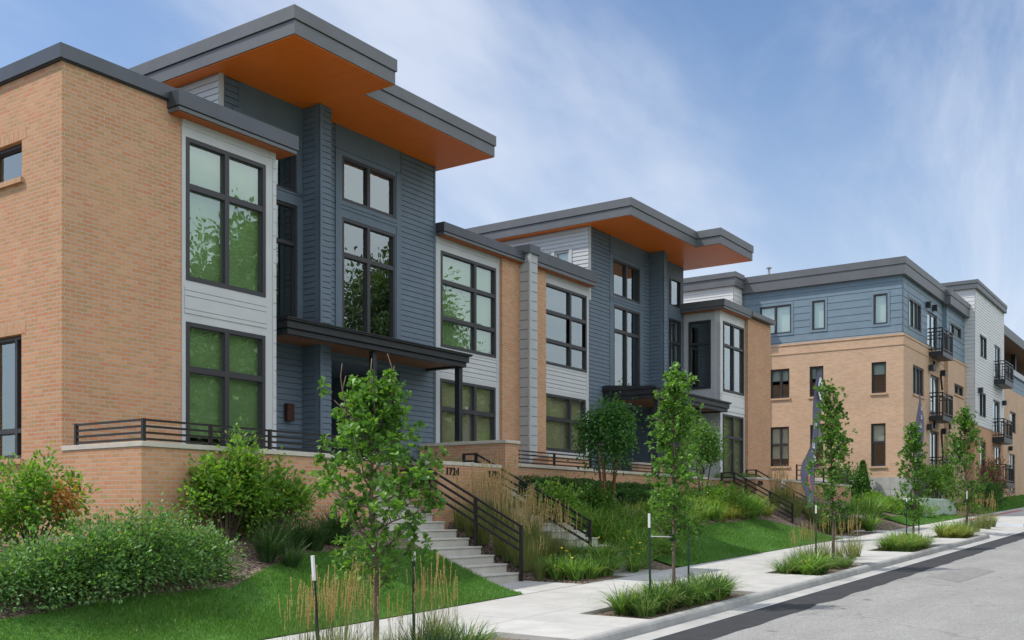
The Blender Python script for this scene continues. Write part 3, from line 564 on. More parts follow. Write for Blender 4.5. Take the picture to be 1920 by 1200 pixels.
# set-back bay 2 + brick party pier
PB2 = 16.7; W0, W1 = XN1 + .03, XY(935.5, PB2)
v1 = (XY(825, PB2), XY(929, PB2), ZY(825, 650, PB2), ZY(825, 469, PB2)); v2 = (XY(824, PB2), XY(928, PB2), 2.85, ZY(824, 709, PB2))
zb0, zb1 = ZY(828, 437, 16.42), ZY(826.7, 412.5, 16.4)
mb = MB(); plain_wall(mb, 'Y', PB2, W0, W1, 1.9, zb0, [v1, v2, (W0 + .14, W1 - .14, v2[3] + .13, v1[2] - .06)], LGREY, th=.2, out=.02)
siding(mb, 'Y', PB2, W0 + .14, W1 - .14, v2[3] + .13, v1[2] - .06, [], LGREY, rev=.125, ph=.03)
slab(mb, 'Y', PB2, W0 + .01, W1 - .16, v1[3] + .17, zb0 - .01, .02, .034, LGREY); slab(mb, 'Y', PB2, W1 - .15, W1, v1[3] + .17, zb0 - .01, .02, .034, LGREY)
mb.build('bay_wall', A)
m2 = XY(890, PB2)
add_window(A, 'Y', PB2, *v1, cols=(m2,), rows=(ZY(826, 595, PB2), ZY(826, 526.5, PB2)), fw=.075, mw=.10, blind=BLIND, rec=-.01, label='six-pane green window of the set-back bay')
add_window(A, 'Y', PB2, *v2, cols=(m2,), rows=(ZY(824, 765.5, PB2),), fw=.075, mw=.10, blind=CURT, rec=-.01)
XP = W1 + .001; PBK = YX(941.7, XP); PX0, PX1 = 24.50, 24.92
mb = MB(); mb.box(XP, PX0 + .1, PBK, PN + .6, 1.9, zb0 + .0, BRICK); mb.build('brick_party_pier', A)
mb = MB(); mb.box(XN1 + .02, 24.6, 17.25, 26, 1.9, zb0 - .1, DARKIN); mb.build('interior', A)
cornice(A, (XN1 + .33, 24.42, 16.72, 26), zb0, zb1, .32, DARKM, FASC, ORANGE_SHADE, split=.74)
# metal party post between the houses
zpt = ZY(993, 456, 16.2); zpb = ZY(992.7, 474, 16.26)
mb = MB(); kx = 2.4
while kx < zpb - .03:
    t = min(kx + .262, zpb); mb.box(PX0, PX1, 16.26, 16.9, kx + .008, t, MGREY); kx += .27
mb.box(PX0 + .02, PX1 - .02, 16.28, 17, 2.3, zpb - .01, DARKM); mb.box(PX0 - .03, PX0 + .06, 16.23, 16.30, 2.4, zpb, MGREY)
mb.build('cladding_post', A)
mb = MB(); mb.box(PX0 - .06, PX1 + .05, 16.2, 25, zpb + .002, zpt, DARKM); mb.build('post_cap', A, bevel=.004)

# ------------------------------------------------------------------ TOWNHOUSE B (right, mirrored)
B = empty('townhouse', (25, 16, 1.4), 'second house up the slope, white corner bay, slate centre and smaller-looking winged roof', 'house', 'townhouses along the street')
XM0, XM1 = 28.534, 35.339; zq = ZY(1104, 423.5, PN); zqt = 10.865
Q0, Q1 = XY(1018, PB2), XM0 - .03
b1 = (Q0 + .002, XY(1099, PB2), ZY(1099, 699, PB2), ZY(1018, 528, PB2)); b2 = (Q0 + .002, XY(1097, PB2), ZY(1040, 846, PB2), ZY(1018, 736, PB2))
zd0, zd1 = ZY(1115, 536, 16.42), ZY(1118.8, 511, 16.4)
mb = MB(); plain_wall(mb, 'Y', PB2, Q0, Q1, 1.9, zd0, [b1, b2, (Q0 + .002, Q1 - .15, b2[3] + .13, b1[2] - .06)], LGREY, th=.2, out=.02)
siding(mb, 'Y', PB2, Q0 + .002, Q1 - .15, b2[3] + .13, b1[2] - .06, [], LGREY, rev=.125, ph=.03)
slab(mb, 'Y', PB2, Q0 + .01, Q1 - .16, b1[3] + .17, zd0 - .01, .02, .034, LGREY); slab(mb, 'Y', PB2, Q1 - .15, Q1, b1[3] + .17, zd0 - .01, .02, .034, LGREY)
mb.build('bay_wall', B)
m3 = XY(1068.5, PB2)
add_window(B, 'Y', PB2, *b1, cols=(m3,), rows=(ZY(1019, 581.5, PB2), ZY(1019, 636, PB2)), fw=.075, mw=.10, rec=-.01, label='six-pane window reflecting pale blue sky')
add_window(B, 'Y', PB2, *b2, cols=(m3,), rows=(ZY(1019, 783, PB2),), fw=.075, mw=.10, blind=CURT, rec=-.01)
mb = MB(); mb.box(PX1 - .1, Q0, PBK, PN + .6, 1.9, zd0, BRICK); mb.build('brick_party_pier', B)
mb = MB(); mb.box(24.7, XM0, 17.25, 26, 1.9, zd0 - .1, DARKIN); mb.build('interior', B)
cornice(B, (PX1 + .02, XM0 - .30, 16.72, 26), zd0, zd1, .32, DARKM, FASC, ORANGE_SHADE, split=.74)
nu = (XY(1148, PN), XY(1199, PN), ZY(1148, 553, PN), ZY(1148, 483.5, PN)); nl = (XY(1149.5, PN), XY(1199, PN), 5.4, ZY(1150, 570.5, PN))
n4 = (XY(1251.5, PN) + .05, XY(1276, PN), ZY(1252, 571, PN), ZY(1251, 516.5, PN)); n5 = (XY(1251.5, PN) + .05, XY(1276, PN), 5.5, ZY(1255, 596, PN))
F0, F1, FZ = 30.05, 32.70, 4.9
a0, a1 = nu[0] - .2, nu[1] + .25
mb = MB(); siding(mb, 'Y', PN, XM0, XM1 - .06, 2.0, zq, [(a0, a1, 5.38, zq), (n4[0] - .1, XM1 - .06, 5.4, zq), (F0, F1, 2.0, FZ)], NAVY, ph=.02)
plain_wall(mb, 'Y', PN, a0, a1, 5.38, zq, [nu, nl], NAVY, th=.15, out=.026); plain_wall(mb, 'Y', PN, n4[0] - .1, XM1 - .06, 5.4, zq, [n4, n5], NAVY, th=.15, out=.026)
slab(mb, 'Y', PN, XM1 - .06, XM1, 2.0, zq, -.15, .03, NAVY); mb.box(XM1 - .2, XM1 - .001, PN + .15, 26, 2, zq, NAVY)
slab(mb, 'Y', PN, a0, a1, nu[3] + .11, nu[3] + .125, .026, .045, NAVY); slab(mb, 'Y', PN, a0, a0 + .015, nu[3] + .125, zq, .026, .045, NAVY)
for zz in (nu[2] - .1, nu[2] - .19): slab(mb, 'Y', PN, a0, a1, zz, zz + .07, .026, .042, NAVY)
mb.box(F0 - .1, F0, PN + .15, 20.8, 1.9, FZ, NAVY); mb.box(F1, F1 + .1, PN + .15, 20.8, 1.9, FZ, NAVY); mb.box(F0, F1, 20.7, 20.8, 1.9, FZ, NAVY); mb.box(F0, F1, PN + .15, 20.8, FZ, FZ + .1, NAVY)
mb.build('navy_siding', B)
sw = (YX(1068, XM0), YX(1040, XM0), ZX(1068, 505, XM0), ZX(1068, 468, XM0))
mb = MB(); siding(mb, 'X', XM0, PN + .002, 26, 8.0, zq, [sw], LGREY, ph=.02); mb.box(XM0 - .03, XM0 + .09, PN - .03, PN - .021, 8.0, zq, LGREY); mb.build('grey_side_wall', B)
add_window(B, 'X', XM0, *sw, fw=.06, rec=.02, trim=LGREY, blind=BLINDP, fm=LGREY)
mb = MB(); siding(mb, 'X', 32.68, 16.15, PN - .021, 2.0, zq - .001, [], NAVY, ph=.05); siding(mb, 'Y', 16.15, 32.66, 32.93, 2.0, zq - .001, [], NAVY, ph=.05)
mb.box(32.68, 32.93, 16.17, PN - .03, 2.0, zq - .002, NAVY); mb.box(32.645, 32.70, 16.115, 16.135, 2.0, zq - .003, NAVY); mb.build('pier', B)
m4 = XY(1174, PN)
add_window(B, 'Y', PN, *nu, cols=(m4,), fw=.07, mw=.10, rec=0); add_window(B, 'Y', PN, *nl, cols=(m4,), rows=(ZY(1150, 618, PN),), fw=.07, mw=.10, rec=0)
add_window(B, 'Y', PN, *n4, cols=(n4[0] + .2,), fw=.06, mw=.08, rec=0); add_window(B, 'Y', PN, *n5, cols=(n5[0] + .2,), rows=(ZY(1255, 640, PN),), fw=.06, mw=.08, rec=0)
mb = MB(); mb.box(XM0 + .2, XM1 - .25, PN + .62, 25.9, FZ + .15, zq - .1, DARKIN); mb.build('interior', B)
wing_roof(B, [(28.2, 15.03), (32.89, 15.03), (32.89, 14.15), (35.85, 14.17), (35.85, 26.5), (28.2, 26.5)], zq + .017, zqt, .52)
mb = MB(); mb.box(30.9, 32.0, 20.6, 20.69, 2.3, 4.45, DOORM); d = mb.build('door', B); mb = MB(); mb.box(31.02, 31.06, 20.54, 20.6, 3.2, 3.45, FRAME); mb.build('handle', d)
PC2 = 14.8; cz2 = ZY(1230, 725, PC2); cb2 = cz2 - .33
canopy_frame(B, 29.40, XY(1368, PC2), PC2, PN - .03, cb2, cz2, [(XY(1231, 15.0), 15.0, .15, 2.4), (XY(1310, 15.0), 15.0, .13, 2.4)])
# projecting corner bay
PB4 = 15.24; XB4 = 35.35; S0 = XY(1396, PB4); PBR4 = YX(1402.5, S0); S1 = XY(1445, PBR4)
ze0, ze1 = ZY(1407, 596.5, PB4 - .3), ZY(1358.8, 559.4, PB4 - .3)
f1 = (XY(1355.5, PB4), XY(1394, PB4), ZY(1356, 733, PB4), ZY(1356, 601.5, PB4)); f2 = (XY(1355, PB4), XY(1393, PB4), 2.55, ZY(1355, 775.5, PB4))
g1 = (YX(1333, XB4), YX(1291.5, XB4), ZX(1291.5, 731, XB4), ZX(1292, 604, XB4))
mb = MB(); plain_wall(mb, 'Y', PB4, XB4, S0, 1.9, ze0, [f1, f2], WHITEP, th=.2, out=0)
plain_wall(mb, 'X', XB4, PB4 + .2, PN - .03, 1.9, ze0, [g1], LGREY, th=.2, out=.0)
k = 2.3
while k < ze0 - .5:
    slab(mb, 'Y', PB4, XB4 - .012, XB4 + .10, k + .006, k + .25, 0, .014, WHITEP); slab(mb, 'X', XB4, PB4 - .014, PB4 + .14, k + .006, k + .25, 0, .014, LGREY); slab(mb, 'X', XB4, PN - .18, PN - .05, k + .006, k + .25, 0, .014, LGREY); k += .256
boards(mb, 'Y', PB4, XB4 + .12, S0 - .02, [f2[3] + .12, f2[3] + .33, f1[2] - .1, f1[2] - .03], WHITEP, .014)
slab(mb, 'Y', PB4, XB4 + .12, S0 - .01, f1[3] + .2, ze0 - .02, 0, .014, WHITEP); slab(mb, 'X', XB4, PB4 + .25, PN - .25, g1[3] + .14, ze0 - .05, 0, .014, LGREY)
mb.build('bay_wall', B)
add_window(B, 'Y', PB4, *f1, cols=(XY(1374.5, PB4),), rows=(ZY(1356, 646, PB4),), fw=.07, mw=.09, rec=-.01); add_window(B, 'Y', PB4, *f2, cols=(XY(1374.5, PB4),), rows=(ZY(1355, 818.5, PB4),), fw=.07, mw=.09, rec=-.01, blind=CURT)
add_window(B, 'X', XB4, *g1, rows=(ZX(1292, 647, XB4),), fw=.07, mw=.09, rec=-.01)
mb = MB(); mb.box(S0 + .001, S1, PBR4, PBR4 + .25, 1.3, ze0 + .08, BRICK); mb.box(S1 - .25, S1, PBR4 + .25, 26, 1.3, ze0 + .08, BRICK); mb.build('brick_wall', B)
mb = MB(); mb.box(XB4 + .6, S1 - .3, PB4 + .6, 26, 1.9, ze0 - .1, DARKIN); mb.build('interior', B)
cornice(B, (XB4, S0 - .30, PB4, PN - .02), ze0, ze1, .3, FASC, FASC, ORANGE_SHADE, split=.72)
zf0 = ZY(1445, 609, PBR4 - .05)
mb = MB(); mb.box(S0 + .005, S1 + .05, PBR4 - .19, 26, zf0, ZY(1445, 597.3, PBR4 - .19), FASC); mb.build('parapet', B, bevel=.004)
mb = MB(); mb.box(XM1, S1, PN, 26, ze0 - .05, ze0 + .1, BLACKM); mb.build('flat_roof', B)

# ------------------------------------------------------------------ terraces, stairs, rails
def cap(mb, x0, x1, y0, y1, z, t=.075, o=.035): mb.box(x0 - o, x1 + o, y0 - o, y1 + o, z - t, z, STONE)
ZT1, ZT2 = 2.32, 2.48
def wall_thing(name, label, cat, boxes, caps, loc, group=None, m=None):
    e = empty(name, loc, label, cat, group); mb = MB()
    for b in boxes: mb.box(*b, m or BRICK)
    mb.build('brickwork', e); mb = MB()
    for c in caps: cap(mb, *c)
    mb.build('stone_cap', e, bevel=.006); return e
wall_thing('terrace_wall', 'long brick terrace wall with pale stone cap below the nearest house', 'terrace wall',
    [(X0 + .0015, 14.6, 13.1, 13.35, -.6, ZT1 - .075), (X0 + .0015, X0 + .25, 13.35, PB - .001, -.6, ZT1 - .075), (14.35, 14.6, 13.35, 15.2, 0, ZT1 - .075)],
    [(X0 + .02, 14.6, 13.1, 13.36, ZT1), (X0 + .02, X0 + .22, 13.43, PB - .04, ZT1 - .001)], (12, 13.1, 1))
mb = MB(); mb.box(X0 + .26, 14.34, 13.36, PN + .1, .6, 2.1, CONC); mb.box(14.34, 20.18, 15.25, 20.7, .6, 2.1, CONC); tag(mb.build('terrace_floor'), kind='structure')
e = wall_thing('planter_wall', 'brick planter block numbered 1724 and 1722 between the two nearest stairs', 'planter wall',
    [(16.42, 18.62, 13.1, 13.35, -.3, ZT1 - .06), (16.42, 16.66, 13.35, 15.24, -.3, ZT1 - .06), (18.38, 18.62, 13.35, 15.24, -.3, ZT1 - .06)],
    [(16.44, 18.60, 13.12, 13.33, ZT1 + .01), (16.44, 16.64, 13.41, 15.24, ZT1 + .009), (18.40, 18.60, 13.41, 15.24, ZT1 + .009)], (17.5, 13.1, .8))
def text(par, s, x, y, z, size, name='house_number', face='Y', m=None, ext=.012):
    cu = bpy.data.curves.new(name, 'FONT'); cu.body = s; cu.size = size; cu.extrude = ext; cu.align_x = 'CENTER'; cu.align_y = 'CENTER'; cu.space_character = 1.06
    t = bpy.data.objects.new(name + '_tmp', cu); C.objects.link(t); bpy.context.view_layer.update()
    me = bpy.data.meshes.new_from_object(t.evaluated_get(bpy.context.evaluated_depsgraph_get())); bpy.data.objects.remove(t); me.name = name
    me.materials.clear(); me.materials.append(m or RAILM)
    o = bpy.data.objects.new(name, me); C.objects.link(o); o.parent = par; o.location = Vector((x, y, z)) - wloc(par); o.rotation_euler = (R(90), 0, 0); return o
text(e, '1724', XY(847, 13.1), 13.1 - .022, ZY(847, 884.5, 13.1), .215)
text(e, '1722', XY(925, 13.1), 13.1 - .022, ZY(925, 890.5, 13.1), .215)
mb = MB(); mb.box(16.67, 18.37, 13.36, 15.24, 0, 2.2, MULCH); mb.build('planter_soil', e)
XT0, XT1, YT = 20.19, 20.74, 14.08
wall_thing('pier_wall', 'tall brick wall beside the second stair carrying a porch column', 'brick wall', [(XT0, XT1, YT, PN - .035, .3, 2.94)], [(XT0, XT1, YT, PN - .08, 3.01)], (20.4, 15, 1))
YT2 = 14.15
wall_thing('terrace_wall', 'long brick terrace wall behind the clipped hedge, below the second house', 'terrace wall',
    [(XT1 + .002, 31.85, YT2, YT2 + .25, .3, ZT2 - .08), (31.6, 31.85, YT2 + .25, 15.8, .5, ZT2 - .08)], [(XT1 + .04, 31.82, YT2, YT2 + .24, ZT2)], (26, YT2, 1))
mb = MB(); mb.box(XT1 + .01, 31.59, YT2 + .26, PN + .2, .8, 2.3, CONC); mb.box(31.59, 41, 15.35, PN + .2, .8, 2.3, CONC); mb.box(29, 35, PN + .2, 20.7, .8, 2.3, CONC); tag(mb.build('terrace_floor'), kind='structure')
wall_thing('planter_wall', 'low brick planter with stone cap under the last window of the middle bays', 'planter wall', [(24.7, 26.9, 15.75, 16.0, 2.3, 2.86), (24.7, 24.95, 16.0, 16.6, 2.3, 2.86), (26.55, 26.9, 16.0, 16.6, 2.3, 2.86)], [(24.7, 26.9, 15.75, 16.0, 2.93)], (25.8, 15.8, 2.3))
wall_thing('planter_wall', 'low brick planter with stone cap in front of the second porch column', 'planter wall', [(29.6, 31.5, 15.5, 15.75, 2.3, 2.84)], [(29.6, 31.5, 15.5, 15.75, 2.91)], (30.5, 15.6, 2.3))
e = wall_thing('planter_wall', 'brick planter block with a small house number between the two far stairs', 'planter wall',
    [(33.39, 35.72, 13.1, 13.35, .4, 2.44), (33.39, 33.63, 13.35, 15.1, .4, 2.44), (35.48, 35.72, 13.35, 15.1, .4, 2.44)],
    [(33.41, 35.70, 13.12, 13.33, 2.51), (33.41, 33.61, 13.41, 15.1, 2.509), (35.50, 35.70, 13.41, 15.1, 2.509)], (34.5, 13.1, 1.4))
text(e, '1720', XY(1424, 13.1), 13.1 - .022, ZY(1424, 906, 13.1), .215)
mb = MB(); mb.box(33.64, 35.47, 13.36, 15.1, .5, 2.4, MULCH); mb.build('planter_soil', e)
wall_thing('terrace_wall', 'far brick terrace wall with patio rail beyond the second house', 'terrace wall', [(37.32, 44.5, 13.3, 13.55, .6, 2.44), (44.25, 44.5, 13.55, 18, .6, 2.44)], [(37.32, 44.5, 13.3, 13.55, 2.51)], (40, 13.3, 1.5))
mb = MB(); mb.box(37.33, 44.24, 13.56, 20, 1.0, 2.3, CONC); tag(mb.build('terrace_floor'), kind='structure')

def stair(x0, x1, y0, n, r, t, z0, label):
    o = empty('stair', ((x0 + x1) / 2, y0, z0), label, 'stairs', 'concrete stairs up to the terraces')
    for k in range(n):
        mb = MB(); zt = z0 + (k + 1) * r; y = y0 + k * t
        mb.box(x0 + .004, x1 - .004, y, y + t + .06, zt - r - .12, zt - .03, CONC); mb.box(x0 + .002, x1 - .002, y - .022, y + t + .01, zt - .03, zt, CONC)
        mb.build('step', o, bevel=.006)
    return o
def zst(y, y0, z0, r, t): return z0 + max(0, (y - y0)) / t * r
S = [(14.62, 16.40, 11.10, 13, .160, .30, .0, 'nearest concrete stair climbing to the first house'), (18.64, 19.6, 10.35, 15, .1545, .30, .145, 'second concrete stair, half hidden by tan grasses'),
     (31.87, 33.37, 11.60, 12, .158, .30, .55, 'third concrete stair at the foot of the far lawn'), (35.74, 37.3, 11.60, 11, .158, .30, .70, 'farthest concrete stair behind the banner flag')]
for q in S:
    o = stair(*q)
    if q[0] == 18.64:                                        # the lower steps are wider, in front of the planter
        for k in range(9):
            mb = MB(); zt = q[6] + (k + 1) * q[4]; y = q[2] + k * q[5]; mb.box(18.24, 18.643, y, y + q[5] + .06, zt - q[4] - .12, zt - .03, CONC); mb.box(18.24, 18.641, y - .022, y + q[5] + .01, zt - .03, zt, CONC); mb.build('step_end', o)
def stair_rail(x, y0, y1, z0, z1, label, flat=.5, posts=(0, .38, .8, 1), h=.90):
    """sloped rail: four bars between posts, level return at the top"""
    e = empty('stair_rail', (x, y0, z0), label, 'handrail', 'bronze stair rails')
    mb = MB()
    for k in range(4):
        dz = h - k * .155
        mb.bar((x, y0, z0 + dz), (x, y1, z1 + dz), .045, .04, RAILM)
        if flat and k < 3: mb.bar((x, y1 - .01, z1 + dz), (x, y1 + flat, z1 + dz), .045, .04, RAILM)
    mb.build('rail_bars', e)
    for p in posts:
        y = y0 + (y1 - y0) * p; z = z0 + (z1 - z0) * p; pb = MB(); pb.box(x - .024, x + .024, y - .03, y + .03, z - .16, z + h + .02, RAILM); pb.build('post', e)
    if flat: pb = MB(); pb.box(x - .024, x + .024, y1 + flat - .03, y1 + flat + .03, z1 - .1, z1 + h + .02, RAILM); pb.build('post', e)
    return e
stair_rail(16.37, 11.05, 13.85, .13, 1.56, 'bronze handrail on the right edge of the nearest stair', flat=.35)
stair_rail(18.76, 10.95, 13.87, .22, 1.70, 'bronze handrail on the left edge of the second stair, passing behind the numbered planter', flat=.34)
stair_rail(33.33, 11.85, 13.86, .70, 1.77, 'bronze handrail on the third stair, before the small-numbered planter', flat=.45)
stair_rail(35.78, 11.85, 14.05, .74, 1.95, 'bronze handrail on the farthest stair behind the flag', flat=.35)
def guard(pts, label, h=.34, bars=4, post_d=1.25, z=None):
    e = empty('guard_rail', pts[0], label, 'railing', 'low guard rails on the terrace walls')
    mb = MB(); pb_at = []
    for p, q in zip(pts[:-1], pts[1:]):
        p = Vector(p); q = Vector(q); L_ = (q - p).length; n = max(1, round(L_ / post_d))
        for k in range(bars): dz = Vector((0, 0, h - .02 - k * (h - .06) / (bars - 1))); mb.bar(p + dz, q + dz, .035, .032, RAILM)
        for i in range(n + 1): pb_at.append(p + (q - p) * i / n)
    mb.build('rail_bars', e)
    seen = []
    for p in pb_at:
        if any((p - s).length < .1 for s in seen): continue
        seen.append(p); b = MB(); b.box(p.x - .025, p.x + .025, p.y - .025, p.y + .025, p.z + .001, p.z + h, RAILM); b.build('post', e)
gx = X0 + .06
guard([(gx + .02, YX(141, gx), ZT1), (gx + .02, 13.16, ZT1), (14.5, 13.16, ZT1)], 'low bronze rail wrapping the nearest terrace corner', post_d=1.35)
guard([(XT1 + .05, YT2 + .1, ZT2), (31.75, YT2 + .1, ZT2)], 'low bronze rail on the terrace wall behind the hedge', post_d=1.9)
guard([(38.2, 13.42, 2.51), (44.4, 13.42, 2.51)], 'low bronze patio rail on the far terrace wall', h=.62, post_d=1.5)

# ------------------------------------------------------------------ APARTMENT BUILDING (far right)
D = empty('apartment_building', (49, 13, 1), 'three-storey apartment building with buff brick below and blue-grey siding above', 'building')
XC, YC = 48.6, 12.26; zc_t = 12.77; zc_b = ZX(1692, 515, XC); zs_ = 9.28; zk = 2.95
def WX(u0, u1, vt, vb, um=None): um = um or u1; return (YX(u1, XC), YX(u0, XC), ZX(um, vb, XC), ZX(um, vt, XC))
t3 = [WX(1425, 1484, 570, 624), WX(1523, 1547.5, 562, 617), WX(1638, 1664.5, 549.5, 606.5)]
t2 = [WX(1445, 1481.3, 691, 746), WX(1519, 1545, 686, 743), WX(1635, 1662.5, 678, 736.5)]
t1 = [WX(1445, 1480.5, 800, 874), WX(1520, 1545, 796, 875), WX(1634, 1661.5, 793.5, 874)]
YB = YX(1393, XC)
mb = MB(); siding(mb, 'X', XC, YC, 34, zs_ + .1, zc_b, t3, NAVYC, rev=.325, ph=.04, gap=.014); mb.build('blue_grey_siding', D)
mb = MB(); plain_wall(mb, 'X', XC - .09, YC - .09, 34, zk, zs_, t2 + t1, BRICKC, th=.25)
mb.box(XC - .12, XC - .02, YC - .12, 34, zs_, zs_ + .1, BRICKC); mb.box(XC - .115, XC - .09, YC - .115, 34, zs_ - .42, zs_ - .36, BRICKC); mb.build('brick_wall', D)
mb = MB(); mb.box(XC - .13, XC + .3, YC - .13, 34, -.5, zk, BLOCK); mb.build('concrete_base', D)
for i, t in enumerate(t3): add_window(D, 'X', XC, *t, cols=((t[0] + t[1]) / 2,) if i == 0 else (), fw=.06, mw=.09, rec=.0, blind=BLINDP, trim=NAVYC)
for i, t in enumerate(t2): add_window(D, 'X', XC - .09, *t, cols=(t[1] - (t[1] - t[0]) * (.55 if i == 0 else .5),) if i < 2 else (), fw=.07, mw=.09, rec=.08, blind=BLINDP, bz=t[3] - .55, sill=BRICKC)
for i, t in enumerate(t1): add_window(D, 'X', XC - .09, *t, cols=(t[1] - (t[1] - t[0]) * .55,) if i == 0 else (), rows=(t[3] - .85,), fw=.07, mw=.09, rec=.08, blind=BLINDP, bz=t[3] - (1.5 if i == 0 else .8), sill=BRICKC)
# street side
X1 = 56.5; Y1 = 12.08; X2 = 60.85; Y2 = 11.55; X3 = 69.5
def WY(u0, u1, vt, vb, Y, um=None): um = um or u0; return (XY(u0, Y), XY(u1, Y), ZY(um, vb, Y), ZY(um, vt, Y))
s3 = WY(1703.5, 1726, 557, 612, YC); d3 = WY(1738, 1756, 581.5, 653, YC); q3 = WY(1781, 1801, 603, 625, Y1)
s2 = WY(1708, 1729, 683, 738, YC); d2 = WY(1741, 1758.5, 701, 778, YC); q2 = WY(1786, 1803.5, 718, 738, Y1)
d1 = WY(1740.5, 1757, 806, 893, YC); q1 = WY(1785, 1801, 817, 868, Y1)
mb = MB(); siding(mb, 'Y', YC, XC + .151, X1, zs_ + .1, zc_b, [s3, d3], NAVYC, rev=.325, ph=.04, gap=.014); siding(mb, 'Y', Y1, X1, X2, zs_ + .1, zc_b - .05, [q3], NAVYC, rev=.325, ph=.04, gap=.014)
mb.box(X1 - .006, X1 - .001, Y1 + .02, YC + .02, zs_, zc_b, NAVYC); mb.build('blue_grey_siding', D)
mb = MB(); plain_wall(mb, 'Y', YC - .09, XC + .161, X1, zk, zs_, [s2, d2, d1], BRICKC, th=.25); plain_wall(mb, 'Y', Y1 - .09, X1, X2, .8, zs_, [q2, q1], BRICKC, th=.25)
mb.box(XC - .019, X1, YC - .12, YC - .02, zs_, zs_ + .1, BRICKC); mb.box(X1 - .02, X2, Y1 - .12, Y1 - .02, zs_, zs_ + .1, BRICKC); mb.box(XC - .089, X1, YC - .115, YC - .09, zs_ - .42, zs_ - .36, BRICKC)
mb.build('brick_wall', D)
mb = MB(); mb.box(XC + .301, X1, YC - .13, YC + .3, -.5, zk, BLOCK); mb.build('concrete_base', D)
add_window(D, 'Y', YC, *s3, cols=(s3[0] + (s3[1] - s3[0]) * .36, s3[0] + (s3[1] - s3[0]) * .68), fw=.08, mw=.09, rec=0, blind=BLINDP, trim=NAVYC)
add_window(D, 'Y', YC - .09, *s2, cols=(s2[0] + (s2[1] - s2[0]) * .36, s2[0] + (s2[1] - s2[0]) * .68), fw=.08, mw=.09, rec=.08, blind=BLINDP, sill=BRICKC)
add_window(D, 'Y', Y1, *q3, cols=(q3[0] + .9,), fw=.08, rec=0, trim=NAVYC); add_window(D, 'Y', Y1 - .09, *q2, cols=((q2[0] + q2[1]) / 2,), fw=.08, rec=.08, sill=BRICKC); add_window(D, 'Y', Y1 - .09, *q1, fw=.08, rec=.08, blind=BLINDP)
def gdoor(par, pl, o):
    mb = MB(); x0, x1, z0, z1 = o; fw = .1
    for a, b, p, q in ((x0, x0 + fw, z0, z1), (x1 - fw, x1, z0, z1), (x0 + fw, x1 - fw, z1 - fw, z1), (x0 + fw, x1 - fw, z0, z0 + .25), ((x0 + x1) / 2 - .05, (x0 + x1) / 2 + .05, z0 + .25, z1 - fw)): mb.box(a + .001, b - .001, pl + .04, pl + .1, p + .001, q - .001, DOORM)
    mb.box(x0, x1, pl + .12, pl + .14, z0, z1, DARKIN); d = mb.build('balcony_door', par)
    p = MB(); p.quad((x0 + fw, pl + .07, z0 + .25), (x1 - fw, pl + .07, z0 + .25), (x1 - fw, pl + .07, z1 - fw), (x0 + fw, pl + .07, z1 - fw), GLASS); p.build('pane', d)
for pl, o in ((YC, d3), (YC - .05, d2), (YC - .05, d1)): gdoor(D, pl, o)
def balcony(par, x0, x1, y0, y1, z, h, n=9, dep=.22):
    mb = MB(); mb.box(x0, x1, y0, y1, z - dep, z, BLACKM); o = mb.build('balcony', par)
    mb = MB()
    for zz in (z + h, z + h - .17, z + .12): 
        mb.bar((x0, y0 + .03, zz), (x1, y0 + .03, zz), .05, .05, RAILM); mb.bar((x0 + .03, y0, zz), (x0 + .03, y1, zz), .05, .05, RAILM); mb.bar((x1 - .03, y0, zz), (x1 - .03, y1, zz), .05, .05, RAILM)
    for i in range(n + 1): x = x0 + .03 + (x1 - x0 - .06) * i / n; t = .06 if i % 4 == 0 or i == n else .03; mb.box(x - t / 2, x + t / 2, y0 + .03 - t / 2, y0 + .03 + t / 2, z, z + h - (.0 if t > .05 else .17), RAILM)
    for i in range(1, 4):
        y = y0 + (y1 - y0) * i / 4
        for x in (x0 + .03, x1 - .03): mb.box(x - .015, x + .015, y - .015, y + .015, z, z + h - .17, RAILM)
    mb.build('balustrade', o)
bx0, bx1 = XY(1737.5, YC), 55.35
balcony(D, bx0, bx1, 11.51, YC - .03, ZY(1767, 657, 11.51), 1.12)
balcony(D, bx0, bx1, 11.51, YC - .13, ZY(1767, 778, 11.51), 1.10)
balcony(D, bx0, bx1, 11.51, YC - .13, ZY(1767, 896, 11.51), 1.0, dep=.4)
# parapets
def band(mb, x0, x1, y0, y1, z0, z1, o=.22):
    zz = z0 + (z1 - z0) * .60; mb.box(x0 - o + .03, x1, y0 - o + .03, y1, z0, zz - .01, FASC); mb.box(x0 - o, x1, y0 - o, y1, zz, z1, FASC); mb.box(x0 - o + .05, x1, y0 - o + .05, y1, zz - .01, zz, BLACKM)
mb = MB(); band(mb, XC, X1, YC, 34, zc_b, zc_t); mb.build('parapet', D)
mb = MB(); band(mb, X1, X2, Y1, 34, zc_b - .08, zc_t - .12, o=.30); mb.build('parapet', D)
# white side box
zwt, zwb = 12.85, ZX(1374, 536, 47.4)
mb = MB(); siding(mb, 'X', 47.4, YB, 34, 0, zwb, [], WHITEP, rev=.24, ph=.03, gap=.012); siding(mb, 'Y', YB, 47.4, XC - .13, 0, zwb, [], WHITEP, rev=.24, ph=.03, gap=.012); mb.build('white_siding', D)
mb = MB(); mb.box(47.25, XC - .25, YB - .15, 34, zwb, zwt - .25, FASC); mb.box(47.2, XC - .26, YB - .2, 34, zwt - .24, zwt, FASC); mb.build('parapet', D)
